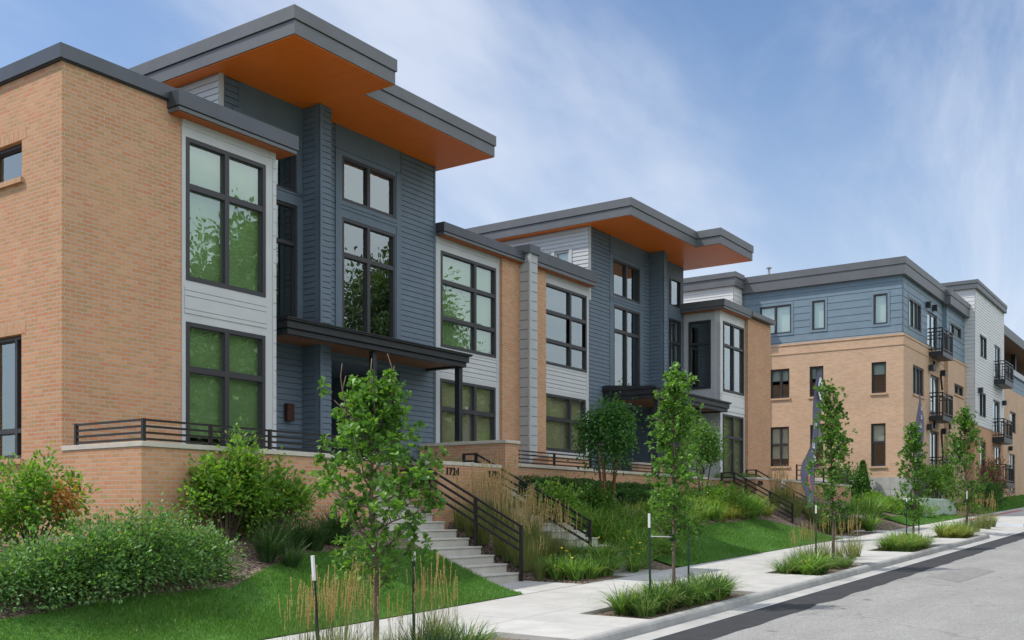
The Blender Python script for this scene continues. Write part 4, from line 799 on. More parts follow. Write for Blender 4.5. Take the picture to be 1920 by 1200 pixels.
# white street volume
zv1, zv0 = ZY(1831, 528, Y2), ZY(1826, 795, Y2); zvb = ZY(1829, 542, Y2)
h3 = WY(1836, 1849, 625, 668, Y2); h2 = WY(1835, 1847.5, 733, 780, Y2); e3 = WY(1864, 1875, 645, 712, Y2); e2 = WY(1862, 1874, 748, 820, Y2); h1 = WY(1839, 1849.5, 826, 890, Y2); e1 = WY(1866, 1876, 835, 905, Y2)
mb = MB(); siding(mb, 'Y', Y2, X2, X3, zv0, zvb, [h3, h2, e3, e2], WHITEP, rev=.155, gap=.014); siding(mb, 'X', X2, Y2, 30, zv0, zvb, [], WHITEP, rev=.21, gap=.014); mb.box(X3 - .2, X3, Y2 + .2, 30, zv0, zvb, WHITEP); mb.build('white_siding', D)
mb = MB(); plain_wall(mb, 'Y', Y2 + .02, X2 + .02, X3, .8, zv0, [h1, e1], BRICK, th=.25); mb.box(X2 + .02, X2 + .2, Y2 + .27, 30, .8, zv0, BRICK); mb.build('brick_wall', D)
mb = MB(); band(mb, X2, X3, Y2, 30, zvb, zv1, o=.2); mb.build('parapet', D)
for o, t in ((h3, WHITEP), (h2, WHITEP)): add_window(D, 'Y', Y2, *o, cols=((o[0] + o[1]) / 2,), fw=.08, rec=0, trim=t, blind=BLINDP if o is h3 else None)
add_window(D, 'Y', Y2 + .02, *h1, fw=.08, rec=.08, blind=BLINDP, bz=h1[3] - 1)
for o in (e3, e2, e1): gdoor(D, Y2, o)
for o in (e3, e2, e1): balcony(D, o[0] - .15, o[0] + 2.6, Y2 - .62, Y2 - .001, o[2], 1.05, dep=.3)
# last low wing with roof terrace
Y4 = 12.05; za = ZY(1886, 727, Y4); zb_ = ZY(1886, 697, Y4)
j2 = WY(1892, 1903, 770, 810, Y4); j1 = WY(1891, 1901.5, 850, 925, Y4)
mb = MB(); siding(mb, 'Y', Y4, X3, 92, za, zb_, [], NAVYC, rev=.325); mb.build('blue_grey_siding', D)
mb = MB(); plain_wall(mb, 'Y', Y4 - .06, X3, 92, 1, za, [j2, j1], BRICKC, th=.25); mb.build('brick_wall', D)
mb = MB(); mb.box(X3, 92, Y4 - .15, Y4 + .4, zb_, zb_ + .35, PALE); mb.build('parapet', D)
add_window(D, 'Y', Y4 - .06, *j2, fw=.08, rec=.08); gdoor(D, Y4 - .04, j1)
zr4 = ZY(1884, 641, Y4); mb = MB(); mb.box(X3, 92, Y4 - .5, 22, zr4, ZY(1884, 624, Y4), FASC); o = mb.build('terrace_roof', D); sf = MB(); sf.box(X3 + .05, 92, Y4 - .4, 21.9, zr4 - .03, zr4 - .003, BROWN); sf.build('soffit', o)
mb = MB(); xx = XY(1898, Y4 + .5); mb.box(xx, xx + .3, Y4 + .3, Y4 + .6, zb_ + .35, zr4 - .04, BLACKM); mb.build('column', D)
mb = MB(); mb.box(XC + .65, X2 + 8, YC + .7, 33.8, .5, zc_b - .2, DARKIN); mb.build('interior', D); mb = MB(); mb.box(X3 + .1, 92, Y4 + .65, 30, 1, zb_ - .2, DARKIN); mb.build('interior', D)
mb = MB(); mb.box(XC + .3, X2 + .5, YC + .3, 33.9, zc_b - .1, zc_b + .05, BLACKM); mb.build('flat_roof', D)
mb = MB(); yv = YX(1442, 50); mb.tube([(50, yv, 12.3), (50, yv, ZX(1442, 503, 50))], .06, PALE); mb.tube([(50, yv, ZX(1442, 503, 50)), (50, yv, ZX(1442, 500, 50))], [.16, .05], PALE); mb.build('vent_pipe', D)
# lamps beside balcony doors, downpipe
for (u, v, Y) in ((1741.5, 690, YC - .09), (1763.5, 700, YC - .09), (1738, 801, YC - .09), (1765, 809, YC - .09), (1834, 732, Y2), (1879, 756, Y2), (1736, 572, YC), (1748, 578, YC), (1891, 841, Y4 - .06)):
    x, z = XY(u, Y), ZY(u, v, Y); mb = MB(); mb.box(x - .12, x + .12, Y - .25, Y - .03, z - .14, z + .14, BLACKM); mb.build('wall_lamp', D)
for (u, v, Y) in ((1750.5, 687, YC - .09), (1750.5, 795, YC - .09), (1779.5, 797, Y1 - .09)):
    x, z = XY(u, Y), ZY(u, v, Y); mb = MB(); mb.box(x - .12, x + .12, Y - .1, Y - .02, z - .22, z + .22, BLACKM); mb.build('wall_vent', D)
for (u, v0, v1, Y) in ((1764, 702, 730, YC - .13), (1765.5, 812, 858, YC - .13)):
    x = XY(u, Y); mb = MB(); mb.tube([(x, Y, ZY(u, v0, Y)), (x + .35, Y, ZY(u, v1, Y))], .04, RAILM); mb.build('cable', D)
yy = YX(1638, XC - .15); mb = MB(); mb.tube([(XC - .15, yy, 1.9), (XC - .5, yy, 2.0), (XC - .55, yy, 1.8)], .06, RAILM); mb.build('wall_spout', D)

# ------------------------------------------------------------------ plants
def mesh_np(name, V, F, m, smooth=False):
    """V (n,3) float, F (k,c) int with constant corner count"""
    me = bpy.data.meshes.new(name); n, k, c = len(V), len(F), F.shape[1]
    me.vertices.add(n); me.vertices.foreach_set('co', np.asarray(V, np.float32).ravel()); me.loops.add(k * c); me.loops.foreach_set('vertex_index', F.astype(np.int32).ravel())
    me.polygons.add(k); me.polygons.foreach_set('loop_start', np.arange(0, k * c, c, dtype=np.int32)); me.update(calc_edges=True)
    if smooth: me.polygons.foreach_set('use_smooth', np.ones(k, bool))
    me.materials.append(m); return me
def link(me, name, parent=None, loc=(0, 0, 0)):
    o = bpy.data.objects.new(name, me); C.objects.link(o); o.parent = parent; o.location = loc; return o
LEAF = {'plain': np.array([(0, 0, 0), (.30, .35, .06), (.24, .72, .05), (0, 1, 0), (-.24, .72, .05), (-.30, .35, .06)]),
        'oak': np.array([(0, 0, 0), (.13, .22, .03), (.20, .42, .06), (.36, .66, .10), (.26, .86, .06), (0, 1, -.02), (-.26, .86, .06), (-.36, .66, .10), (-.20, .42, .06), (-.13, .22, .03)]),
        'kite': np.array([(0, 0, 0), (.28, .45, .07), (0, 1, 0), (-.28, .45, .07)])}
def leaves(P, D, size, kind='plain', rng=RNG, droop=.25, var=.35, flat=.6):
    """leaf outlines at points P pointing roughly along D; each leaf is two half blades folded on the midrib"""
    T = LEAF[kind]; n = len(P); h = len(T) // 2
    d = D + rng.normal(0, .45, (n, 3)); d[:, 2] -= droop; d /= np.linalg.norm(d, axis=1)[:, None] + 1e-9
    up = rng.normal(0, .5, (n, 3)); up[:, 2] += flat + .6; s = np.cross(d, up); s /= np.linalg.norm(s, axis=1)[:, None] + 1e-9; nrm = np.cross(s, d)
    sz = size * (1 + rng.uniform(-var, var, n))
    V = P[:, None] + sz[:, None, None] * (T[None, :, 0, None] * s[:, None] + T[None, :, 1, None] * d[:, None] + T[None, :, 2, None] * nrm[:, None])
    m = len(T); base = (np.arange(n) * m)[:, None]
    right = list(range(0, h + 1)); left = [0] + list(range(h, m))
    F = np.concatenate([base + np.array(right)[None], base + np.array(left)[None]])
    return V.reshape(-1, 3), F
def blades(n, cx, cy, cz, spread, L0, L1, w, lean, rng=RNG, seg=5, arch=.9, wt=.1):
    """arching strips from a tuft; returns quads"""
    a = rng.uniform(0, 2 * math.pi, n); r = spread * np.sqrt(rng.uniform(0, 1, n)); L_ = rng.uniform(L0, L1, n); le = lean * rng.uniform(.25, 1.15, n)
    dirx, diry = np.cos(a), np.sin(a); bx = cx + r * np.cos(a + rng.normal(0, .6, n)); by = cy + r * np.sin(a + rng.normal(0, .6, n))
    V = np.zeros((n, seg + 1, 2, 3)); tw = rng.uniform(-.8, .8, n); px, py = -np.sin(a + tw), np.cos(a + tw)
    for k in range(seg + 1):
        t = k / seg; out_ = L_ * le * (t ** 1.5); z = L_ * (t - arch * le * t ** 2.6 * .62); ww = w * (1 - t ** 2.2) * .5 + w * wt * .2
        for s, q in ((0, -1), (1, 1)):
            V[:, k, s, 0] = bx + dirx * out_ + q * px * ww; V[:, k, s, 1] = by + diry * out_ + q * py * ww; V[:, k, s, 2] = cz + z
    base = (np.arange(n) * (seg + 1) * 2)[:, None, None]; k = np.arange(seg)[None, :, None] * 2
    F = (base + k + np.array([0, 1, 3, 2])[None, None]).reshape(-1, 4)
    return V.reshape(-1, 3), F
def cat_mesh(parts):
    V, F, n = [], [], 0
    for v, f in parts: V.append(v); F.append(f + n); n += len(v)
    return np.concatenate(V), np.concatenate(F)
def leader(x0, y0, z0, h, n, wobble, rng):
    p = np.zeros((n + 1, 3)); p[0] = (x0, y0, z0)
    for i in range(1, n + 1): p[i] = p[i - 1] + (rng.normal(0, wobble), rng.normal(0, wobble), h / n)
    return p
def young_tree(name, x, y, h, clear, rad, nleaf, size, lmat, label, seed, kind='oak', tr=.035, nbr=26, shape=None, twigs=0, z=None, clump=1.0, group='young trees planted along the kerb'):
    rng = np.random.default_rng(seed); z0 = (gz(x, y) if z is None else z) - .08
    e = empty(name, (x, y, z0), label, 'tree', group); mb = MB()
    H = h + .08; p = leader(0, 0, 0, H * .97, 9, .012 * h / 3, rng)
    mb.tube([tuple(Vector(q) + e.location) for q in p], [tr * (1 - .8 * i / 9) for i in range(10)], BARK)
    tips = []
    shape = shape or (lambda t: (1 - .80 * ((t - .30) / .70) ** 1.25) if t > .30 else .62 + .38 * t / .30)
    for b in range(nbr):
        t = (b + rng.uniform(0, 1)) / nbr; zb = clear + (H - clear) * t * .93; i = min(int(zb / (H * .97) * 9), 8); f = zb / (H * .97) * 9 - i
        o = p[i] * (1 - f) + p[i + 1] * f; a = b * 2.4 + rng.normal(0, .5); L_ = rad * shape(t) * rng.uniform(.7, 1.18) * 1.25
        rise = rng.uniform(.45, 1.1); q = [o]
        for k in range(1, 4):
            s = k / 3; q.append(o + np.array([math.cos(a) * L_ * s, math.sin(a) * L_ * s, L_ * rise * s ** 1.2]) * .82 + rng.normal(0, .02, 3))
        if q[-1][2] > H: q[-1][2] = H
        mb.tube([tuple(Vector(v) + e.location) for v in q], [tr * .32, tr * .24, tr * .15, tr * .08], BARK, 5)
        for k in (1, 2, 3): tips.append((q[k], (q[k] - q[k - 1]), .5 + k * .35))
        for k in range(2):
            s0 = q[rng.integers(1, 3)]; dv = rng.normal(0, 1, 3) * (1, 1, .4); dv[2] += .5; dv *= L_ * .34 / np.linalg.norm(dv); tips.append((s0 + dv, dv, .9)); mb.tube([tuple(Vector(s0) + e.location), tuple(Vector(s0 + dv) + e.location)], [tr * .16, tr * .07], BARK, 4)
    tips.append((p[-1], np.array([0, 0, 1.]), 1.6))
    for k in range(twigs):                                    # bare leaders above the crown
        a = rng.uniform(0, 6.28); b0 = np.array([math.cos(a) * rad * rng.uniform(.1, .6), math.sin(a) * rad * .4, H * rng.uniform(.86, .92)]); q = [b0]
        for s in range(4): q.append(q[-1] + np.array([rng.normal(0, .018), rng.normal(0, .018), H * .045]))
        mb.tube([tuple(Vector(v) + e.location) for v in q], [.010, .009, .007, .006, .004], BARK, 5); mb.tube([tuple(Vector(q[2]) + e.location), tuple(Vector(q[2] + (.07, .02, .16)) + e.location)], [.007, .004], BARK, 4)
    mb.build('trunk', e, smooth=True)
    per = 9; nr = nleaf // per; W = np.array([t[2] for t in tips]); W /= W.sum(); idx = rng.choice(len(tips), nr, p=W)      # rosettes of leaves at twig ends
    cen = np.array([tips[i][0] for i in idx]) + rng.normal(0, 1, (nr, 3)) * np.array([.066, .066, .075]) * clump * h / 3; td = np.array([tips[i][1] for i in idx]); td /= np.linalg.norm(td, axis=1)[:, None] + 1e-6
    P = np.repeat(cen, per, 0); D = rng.normal(0, .75, P.shape) + np.repeat(td * .5, per, 0); D[:, 2] += .45; P = P + rng.normal(0, .012, P.shape)
    V, F = leaves(P, D, size, kind, rng); link(mesh_np('crown', V, F, lmat), 'crown', e)
    return e
def blob_points(rng, n, rx, ry, h, lumps, lump_r, low=.08, fill=.35):
    """points gathered in lumps over an uneven mound"""
    a = rng.uniform(0, 2 * math.pi, lumps); u = rng.uniform(0, 1, lumps) ** .5; zz = np.sqrt(np.clip(1 - u ** 2, 0, 1)); k = rng.uniform(fill, 1.0, lumps) ** .5 * rng.uniform(.86, 1.08, lumps)
    cen = np.stack([np.cos(a) * u * rx * k, np.sin(a) * u * ry * k, (low + (1 - low) * zz * k * rng.uniform(.45, 1.0, lumps) ** .35) * h], 1)
    i = rng.integers(0, lumps, n); off = rng.normal(0, 1, (n, 3)) * lump_r * rng.uniform(.6, 1.25, lumps)[i][:, None]
    P = cen[i] + off; P[:, 2] = np.maximum(P[:, 2], .02); D = off / (np.linalg.norm(off, axis=1)[:, None] + 1e-6) + cen[i] / np.array([rx, ry, h]) * .6
    return P, D, cen
def shrub(name, x, y, rx, ry, h, n, size, m, label, seed, kind='kite', lumps=60, lump=.09, stems=10, group=None, cat='shrub', low=.08, z=None, extra=None, sprigs=14):
    rng = np.random.default_rng(seed); z0 = (tz(x, y) if z is None else z) - .04
    e = empty(name, (x, y, z0), label, cat, group)
    P, D, cen = blob_points(rng, n, rx, ry, h, lumps, lump, low)
    sp = []; spi = []
    for i in np.argsort(-(cen[:, 2] / h + .4 * np.hypot(cen[:, 0] / rx, cen[:, 1] / ry)))[:max(1, sprigs)] if sprigs else []:      # loose shoots past the outline
        d = cen[i] / np.array([rx, ry, h]) * (.8, .8, .5) + rng.normal(0, .25, 3); d[2] = abs(d[2]) + .45; d *= rng.uniform(.18, .42) * min(1.3, h) / np.linalg.norm(d); sp.append((cen[i], cen[i] + d)); spi.append(i); t = rng.uniform(0, 1, 16)[:, None]
        P = np.concatenate([P, cen[i] + d * t + rng.normal(0, .022, (16, 3))]); D = np.concatenate([D, np.tile(d / np.linalg.norm(d), (16, 1)) + rng.normal(0, .6, (16, 3))])
    V, F = leaves(P, D, size, kind, rng, droop=.1); link(mesh_np('foliage', V, F, m), 'foliage', e)
    if extra:
        mm, cnt, (ax, ay, azz), rr, sz = extra; Q = rng.normal(0, 1, (cnt, 3)) * rr + (ax, ay, azz); V, F = leaves(Q, Q - (ax, ay, azz), sz, kind, rng); link(mesh_np('rust_leaves', V, F, mm), 'rust_leaves', e)
    mb = MB(); idx = np.concatenate([rng.choice(len(cen), min(stems, len(cen)), replace=False), spi]).astype(int)
    for i in idx:
        c = cen[i]; mb.tube([(x + c[0] * .12, y + c[1] * .12, z0), (x + c[0] * .5, y + c[1] * .5, z0 + c[2] * .55), (x + c[0], y + c[1], z0 + c[2])], [.014, .010, .004], BARK, 5)
    for p, q in sp: mb.tube([tuple(Vector(p) + e.location), tuple(Vector(q) + e.location)], [.005, .002], BARK, 4)
    mb.build('stems', e); return e

# street trees
cl = lambda u, y: XY(u, y)
young_tree('street_tree', XY(697, 7.3), 7.3, 3.0, .85, .64, 5400, .067, OAK, 'nearest young oak with big lobed leaves and bare twigs on top', 3, nbr=34, twigs=3, clump=1.05)
young_tree('street_tree', XY(1262, 7.3), 7.3, 3.66, .95, .43, 5800, .062, OAK, 'slim upright young tree before the second house, held by two stakes and a tie', 5, nbr=40, tr=.032)
young_tree('street_tree', XY(1561, 7.25), 7.25, 4.0, .95, .46, 4600, .070, OAKD, 'upright young tree overlapping the near banner flag', 8, nbr=40)
young_tree('street_tree', XY(1714, 7.25), 7.25, 3.35, .70, .46, 3900, .073, OAKD, 'young street tree standing in front of the dark corner post', 12, nbr=36)
young_tree('street_tree', XY(1812, 7.4), 7.4, 4.15, .60, .72, 4600, .082, OAKD, 'widest young tree, farthest along the kerb', 15, nbr=38, tr=.045)
def stake(x, y, h, label, lean=(0, 0), cap=.16):
    z = gz(x, y) - .15; e = empty('tree_stake', (x, y, z), label, 'stake', 'green steel tree stakes'); mb = MB(); top = (x + lean[0], y + lean[1], z + h); mb.bar((x, y, z), top, .026, .022, STAKE); mb.build('stake_post', e)
    mb = MB(); d = Vector(top) - Vector((x, y, z)); d.normalize(); a = Vector(top) - d * cap; mb.bar(tuple(a), tuple(Vector(top) + d * .01), .028, .024, LABELM); mb.build('white_cap', e); return e
def stk(u, y, vtop, label, lean=(0, 0), cap=.16): x = XY(u, y); stake(x, y, ZY(u, vtop, y) - gz(x, y) + .15, label, lean, cap)
stk(603, 7.25, 1043, 'leaning stake with long white sleeve left of the nearest tree', lean=(-.10, .02), cap=.23); stk(776, 7.25, 1036, 'upright stake right of the nearest tree', cap=.09)
stk(1220, 7.1, 964, 'left stake of the slim tree by the second house', lean=(-.05, .0), cap=.2); stk(1291, 7.5, 972, 'right stake of the slim tree by the second house', cap=.05)
stk(1530, 7.15, 948, 'left stake of the tree beside the flag'); stk(1564, 7.25, 948, 'right stake of the tree beside the flag')
stk(1700, 7.2, 934, 'left stake of the fourth street tree', cap=.1); stk(1723, 7.2, 942, 'right stake of the fourth street tree', cap=.06)
stk(1813, 7.1, 921, 'white-topped stake of the farthest street tree', cap=.25)
x, y = XY(1262, 7.3), 7.3; mb = MB(); zz = gz(x, y) + 1.0; mb.tube([(XY(1219, 7.12), 7.12, zz + .03), (x - .03, y, zz)], .008, LABELM); mb.tube([(x + .03, y, zz), (XY(1290, 7.5), 7.5, zz + .08)], .008, STAKE); mb.tube([(x - .05, y, zz - .03), (x + .05, y, zz + .03)], .05, STAKE); tag(mb.build('tree_tie'), 'wire tie round the trunk between two stakes of the slim tree', 'tree tie')

# multi-stem dark tree and round small tree by the second house
def bush_tree(name, x, y, h, crown_z, rx, hz_, n, size, m, label, seed, nst, bark, lump=.16):
    rng = np.random.default_rng(seed); z0 = tz(x, y) - .05; e = empty(name, (x, y, z0), label, 'tree'); mb = MB()
    for k in range(nst):
        a = k * 2.3 + rng.uniform(0, 1); sx, sy = math.cos(a), math.sin(a); q = [(x + sx * .04, y + sy * .04, z0)]
        for s in range(1, 6): t = s / 5; q.append((x + sx * (.05 + .42 * rx * t), y + sy * (.05 + .42 * rx * t), z0 + (crown_z + hz_ * .35) * t + rng.normal(0, .02)))
        mb.tube(q, [.035, .030, .026, .022, .017, .010], bark, 6)
    mb.build('trunk', e, smooth=True)
    L_ = 46; a = rng.uniform(0, 6.283, L_); ct = rng.uniform(-.9, 1, L_); st = np.sqrt(1 - ct ** 2); k = rng.uniform(.35, 1, L_) ** .5
    cen = np.stack([np.cos(a) * st * rx * k, np.sin(a) * st * rx * k, crown_z + hz_ / 2 + ct * k * hz_ / 2], 1); i = rng.integers(0, L_, n); off = rng.normal(0, 1, (n, 3)) * lump * rng.uniform(.6, 1.3, L_)[i][:, None]
    P = cen[i] + off; V, F = leaves(P, off + (cen[i] - (0, 0, crown_z + hz_ / 2)) * .5, size, 'plain', rng, droop=.3); link(mesh_np('crown', V, F, m), 'crown', e)
yt = 12.3; xt = XY(1139, yt); bush_tree('small_tree', xt, yt, 3, ZY(1139, 860, yt) - tz(xt, yt), .66, ZY(1139, 762, yt) - ZY(1139, 866, yt), 6500, .075, DARKL, 'dark green multi-stem small tree above the clipped hedge', 21, 6, BARKR)
yt = 12.9; xt = XY(1316, yt); bush_tree('small_tree', xt, yt, 3, ZY(1316, 872, yt) - tz(xt, yt), .62, ZY(1316, 800, yt) - ZY(1316, 878, yt), 4200, .07, OAKD, 'small round green tree before the second porch', 22, 4, BARK, lump=.13)

# left bank shrubs
def at(u, y): return XY(u, y)
shrub('shrub', at(62, 12.9), 12.9, .95, .6, 1.28, 5200, .060, LIME, 'airy shrub with rust-orange leaves at the left edge', 31, 'plain', lumps=44, lump=.10, sprigs=24, extra=(RUST, 420, (.15, -.45, .72), .11, .06))
shrub('shrub', at(60, 11.6), 11.6, 1.05, .6, .72, 8500, .054, BLUEG, 'low blue-green shrub at the left edge beside the lawn', 32, lumps=75, lump=.12, low=.0)
shrub('shrub', at(180, 11.55), 11.55, .95, .55, .92, 8000, .054, BLUEG, 'blue-green shrub between the left-edge one and the broad one', 37, lumps=70, lump=.12, low=.0)
shrub('shrub', at(292, 11.65), 11.65, 1.0, .62, 1.06, 9500, .054, BLUEG, 'broad tallest blue-green shrub under the brick corner', 33, lumps=85, lump=.125, low=.0)
shrub('shrub', at(374, 11.75), 11.75, .62, .5, .66, 3800, .054, BLUEG, 'smaller blue-green shrub at the edge of the mulch', 34, lumps=40, lump=.11, low=.0)
shrub('shrub', at(425, 12.75), 12.75, .98, .42, 1.55, 5600, .072, LIME, 'tall bright green shrub leaning over the terrace wall', 35, 'plain', lumps=44, lump=.12, stems=22, sprigs=26)
shrub('shrub', at(520, 12.75), 12.75, .85, .40, 1.22, 4200, .070, LIME, 'green shrub right of the tallest one, before the terrace wall', 36, 'plain', lumps=38, lump=.12, stems=16, sprigs=22)
# plants that flank the second stair and hedge row
shrub('shrub', at(1035, 12.2), 12.2, .72, .6, 1.05, 4200, .062, LIME, 'bright bush at the top of the second stair rail', 41, 'plain', lumps=55, lump=.11)
shrub('shrub', at(1110, 12.6), 12.6, .70, .6, .85, 3800, .062, OAKD, 'green bush left of the multi-stem tree', 42, 'plain', lumps=55, lump=.11)
shrub('shrub', at(1352, 12.5), 12.5, 1.2, .7, .85, 5200, .055, LIME, 'yellow-green bush before the third stair rail', 43, 'plain', lumps=70, lump=.11)
shrub('shrub', at(1598, 14.2), 14.2, 1.5, 1.1, 2.0, 5200, .09, DARKL, 'dark rounded bush beside the concrete base', 44, 'plain', lumps=70, lump=.18, z=gz(42, 14) + .45)
shrub('shrub', at(1758, 11.4), 11.4, 1.5, 1.0, 2.3, 4200, .10, LIME, 'yellow-green bush behind the utility cabinet', 45, 'plain', lumps=70, lump=.17, z=gz(52, 11) + .3)
shrub('shrub', at(1862, 11.0), 11.0, 1.2, .9, 2.9, 3000, .09, ROSE, 'pinkish flowering bush by the far balcony doors', 46, 'plain', lumps=60, lump=.2, z=gz(60, 11) + .3)
shrub('shrub', at(1850, 10.8), 10.8, 1.6, .9, 1.3, 2600, .09, DARKL, 'low dark bush under the pinkish one', 47, 'plain', lumps=50, lump=.16, z=gz(60, 11) + .2)
for i, (u, yy, lab) in enumerate(((1655, 12.2, 'left mound of bright ground shrubs by the concrete base'), (1690, 11.6, 'middle mound of bright ground shrubs by the concrete base'), (1722, 11.0, 'right mound of bright ground shrubs near the utility cabinet'), (1632, 12.9, 'farthest-left low green mound near the columnar conifer'))):
    shrub('shrub', at(u, yy), yy, 1.2, .8, .52, 2600, .075, LIME, lab, 50 + i, 'plain', lumps=45, lump=.13)
# columnar conifer
x, y = at(1618, 13.8), 13.8; z0 = gz(x, y) + .5; e = empty('columnar_conifer', (x, y, z0), 'slim pointed conifer against the concrete base', 'conifer'); rng = np.random.default_rng(60); n = 3500; t = rng.uniform(0, 1, n); a = rng.uniform(0, 6.28, n); hh = ZY(1618, 868, y) - z0
r = .40 * (1 - t) ** .75 * np.sqrt(rng.uniform(.3, 1, n)) + .03; P = np.stack([np.cos(a) * r, np.sin(a) * r, t * hh + .05], 1); D = np.stack([np.cos(a) * .4, np.sin(a) * .4, np.ones(n)], 1)
V, F = leaves(P, D, .10, 'kite', rng, droop=-.3); link(mesh_np('foliage', V, F, HEDGE), 'foliage', e); mb = MB(); mb.tube([(x, y, z0 - .1), (x, y, z0 + hh * .8)], [.05, .01], BARK); mb.build('trunk', e)
# clipped hedges
def hedge(u0, u1, y, zt, label, seed):
    x0, x1 = XY(u0, y), XY(u1, y); rng = np.random.default_rng(seed); n = int((x1 - x0) * 2600); z0 = tz((x0 + x1) / 2, y) - .03; e = empty('hedge', ((x0 + x1) / 2, y, z0), label, 'hedge', 'clipped hedges below the second house')
    P = np.stack([rng.uniform(x0, x1, n), y + rng.uniform(-.28, .28, n), rng.uniform(0, 1, n) ** .6 * (zt - z0)], 1); f = rng.uniform(0, 1, n); P[f < .45, 1] = y - .28 + rng.normal(0, .02, (f < .45).sum()); P[f > .65, 2] = (zt - z0) + rng.normal(0, .02, (f > .65).sum()); P[:, 2] += .04 * np.sin(P[:, 0] * 5) 
    P[:, 0] -= (x0 + x1) / 2; P[:, 1] -= y; D = np.tile(np.array([[0, -.4, .6]]), (n, 1)); V, F = leaves(P, D, .042, 'kite', rng); link(mesh_np('foliage', V, F, HEDGE), 'foliage', e)
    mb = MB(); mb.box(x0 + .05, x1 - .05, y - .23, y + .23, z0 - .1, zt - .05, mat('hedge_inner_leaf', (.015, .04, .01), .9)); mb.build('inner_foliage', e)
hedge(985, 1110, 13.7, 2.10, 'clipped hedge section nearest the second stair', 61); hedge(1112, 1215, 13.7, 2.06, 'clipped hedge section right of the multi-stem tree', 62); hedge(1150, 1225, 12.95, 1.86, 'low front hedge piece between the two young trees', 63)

# ---- daylily, reed and dark grass tufts: prototypes, then copies
def tuft_proto(name, n, L0, L1, w, lean, m, seed, spread=.07, seg=5, plumes=0, ph=(1.1, 1.5), flowers=None, arch=.9):
    rng = np.random.default_rng(seed); V, F = blades(n, 0, 0, 0, spread, L0, L1, w, lean, rng, seg, arch); o = link(mesh_np(name, V, F, m), name)
    if plumes:
        parts = []; stems = MB()
        for k in range(plumes):
            a = rng.uniform(0, 6.28); r = spread * 1.5 * math.sqrt(rng.uniform(0, 1)); h = rng.uniform(*ph); lx, ly = rng.normal(0, .04, 2) * h; b = np.array([math.cos(a) * r, math.sin(a) * r, 0]); t = b + np.array([lx + math.cos(a) * .04 * h, ly + math.sin(a) * .04 * h, h])
            stems.tube([tuple(b), tuple(b * .5 + t * .5 + np.array([0, 0, .01])), tuple(t)], [.003, .0025, .0015], REED, 3)
            nb = 60; s = rng.uniform(.0, 1, nb); pl = rng.uniform(.22, .32); P = t[None] + (b - t)[None] * (s * pl)[:, None]; D = np.tile((t - b)[None] / h, (nb, 1)) + rng.normal(0, .03, (nb, 3))
            v, f = leaves(P, D * 5, .024, 'kite', rng, droop=0, var=.3); parts.append((v, f))
        V, F = cat_mesh(parts); link(mesh_np('plumes', V, F, PLUME), 'plumes', o); st = stems.build('stalks', o)
    if flowers:
        mm, cnt, sz, fh = flowers
        for k in range(cnt):
            a = rng.uniform(0, 6.28); r = rng.uniform(.05, .22); c = (math.cos(a) * r, math.sin(a) * r, fh * rng.uniform(.8, 1.1)); P = np.tile(np.array([c]), (6, 1)); an = np.arange(6) * math.pi / 3; D = np.stack([np.cos(an), np.sin(an), np.full(6, .5)], 1) * 4
            V, F = leaves(P, D, sz, 'plain', rng, droop=0, var=.1); fo = link(mesh_np('flower', V, F, mm), 'flower', o)
            mb = MB(); mb.tube([(c[0] * .4, c[1] * .4, 0), c], .004, LILY, 4); mb.build('flower_stalk', fo)
    return o
LP = [tuft_proto('daylily', 105, .45, .85, .027, 1.15, LILY, 70 + i, spread=.13, seg=6) for i in range(3)]
LY = [tuft_proto('daylily', 95, .38, .75, .022, 1.2, leafmat('pale_daylily_blade', (.13, .18, .03), (.36, .38, .11), (.5, .36, .14), trans=.3), 78 + i, spread=.13, seg=6) for i in range(2)]
LF = tuft_proto('daylily', 105, .45, .85, .027, 1.12, LILY, 75, spread=.13, seg=6, flowers=(PETAL, 2, .055, .62))
LW = tuft_proto('daylily', 100, .42, .78, .025, 1.1, LILY, 76, spread=.13, seg=6, flowers=(WHITEFL, 4, .028, .62))
RP_ = [tuft_proto('reed_clump', 150, .45, .85, .009, .50, REED, 80 + i, spread=.10, plumes=15, ph=(.95, 1.36)) for i in range(3)]
DG = [tuft_proto('dark_grass_tuft', 210, .38, .76, .012, .95, DGRASS, 90 + i, spread=.09) for i in range(2)]
SG = [tuft_proto('grass_tuft', 190, .34, .70, .014, 1.1, leafmat('green_grass_blade', (.04, .11, .03), (.17, .28, .08), (.42, .30, .14), trans=.3), 95 + i, spread=.15) for i in range(2)]
used = set(); GR = random.Random(5)
def put(protos, x, y, sc, label, cat, group, z=None, lean=0):
    p = GR.choice(protos) if isinstance(protos, list) else protos
    o = p if p.name not in used else copy_tree(p)
    used.add(p.name); sc *= GR.uniform(.85, 1.15); o.location = (x, y, (gz(x, y) - .05 if z is None else z)); o.rotation_euler = (GR.uniform(-.08, .08), GR.uniform(-.08, .08), GR.uniform(0, 6.28)); o.scale = (sc, sc, sc * GR.uniform(.9, 1.1)); tag(o, label, cat, group, 'thing'); return o
def scatter(protos, x0, x1, y0, y1, nx, ny, sc, label, cat, group, zf=None, jit=.3):
    for i in range(nx):
        for j in range(ny):
            x = x0 + (x1 - x0) * (i + .5 + GR.uniform(-jit, jit)) / nx; y = y0 + (y1 - y0) * (j + .5 + GR.uniform(-jit, jit)) / ny
            put(protos, x, y, sc, label, cat, group, z=None if zf is None else zf(x, y) - .03)
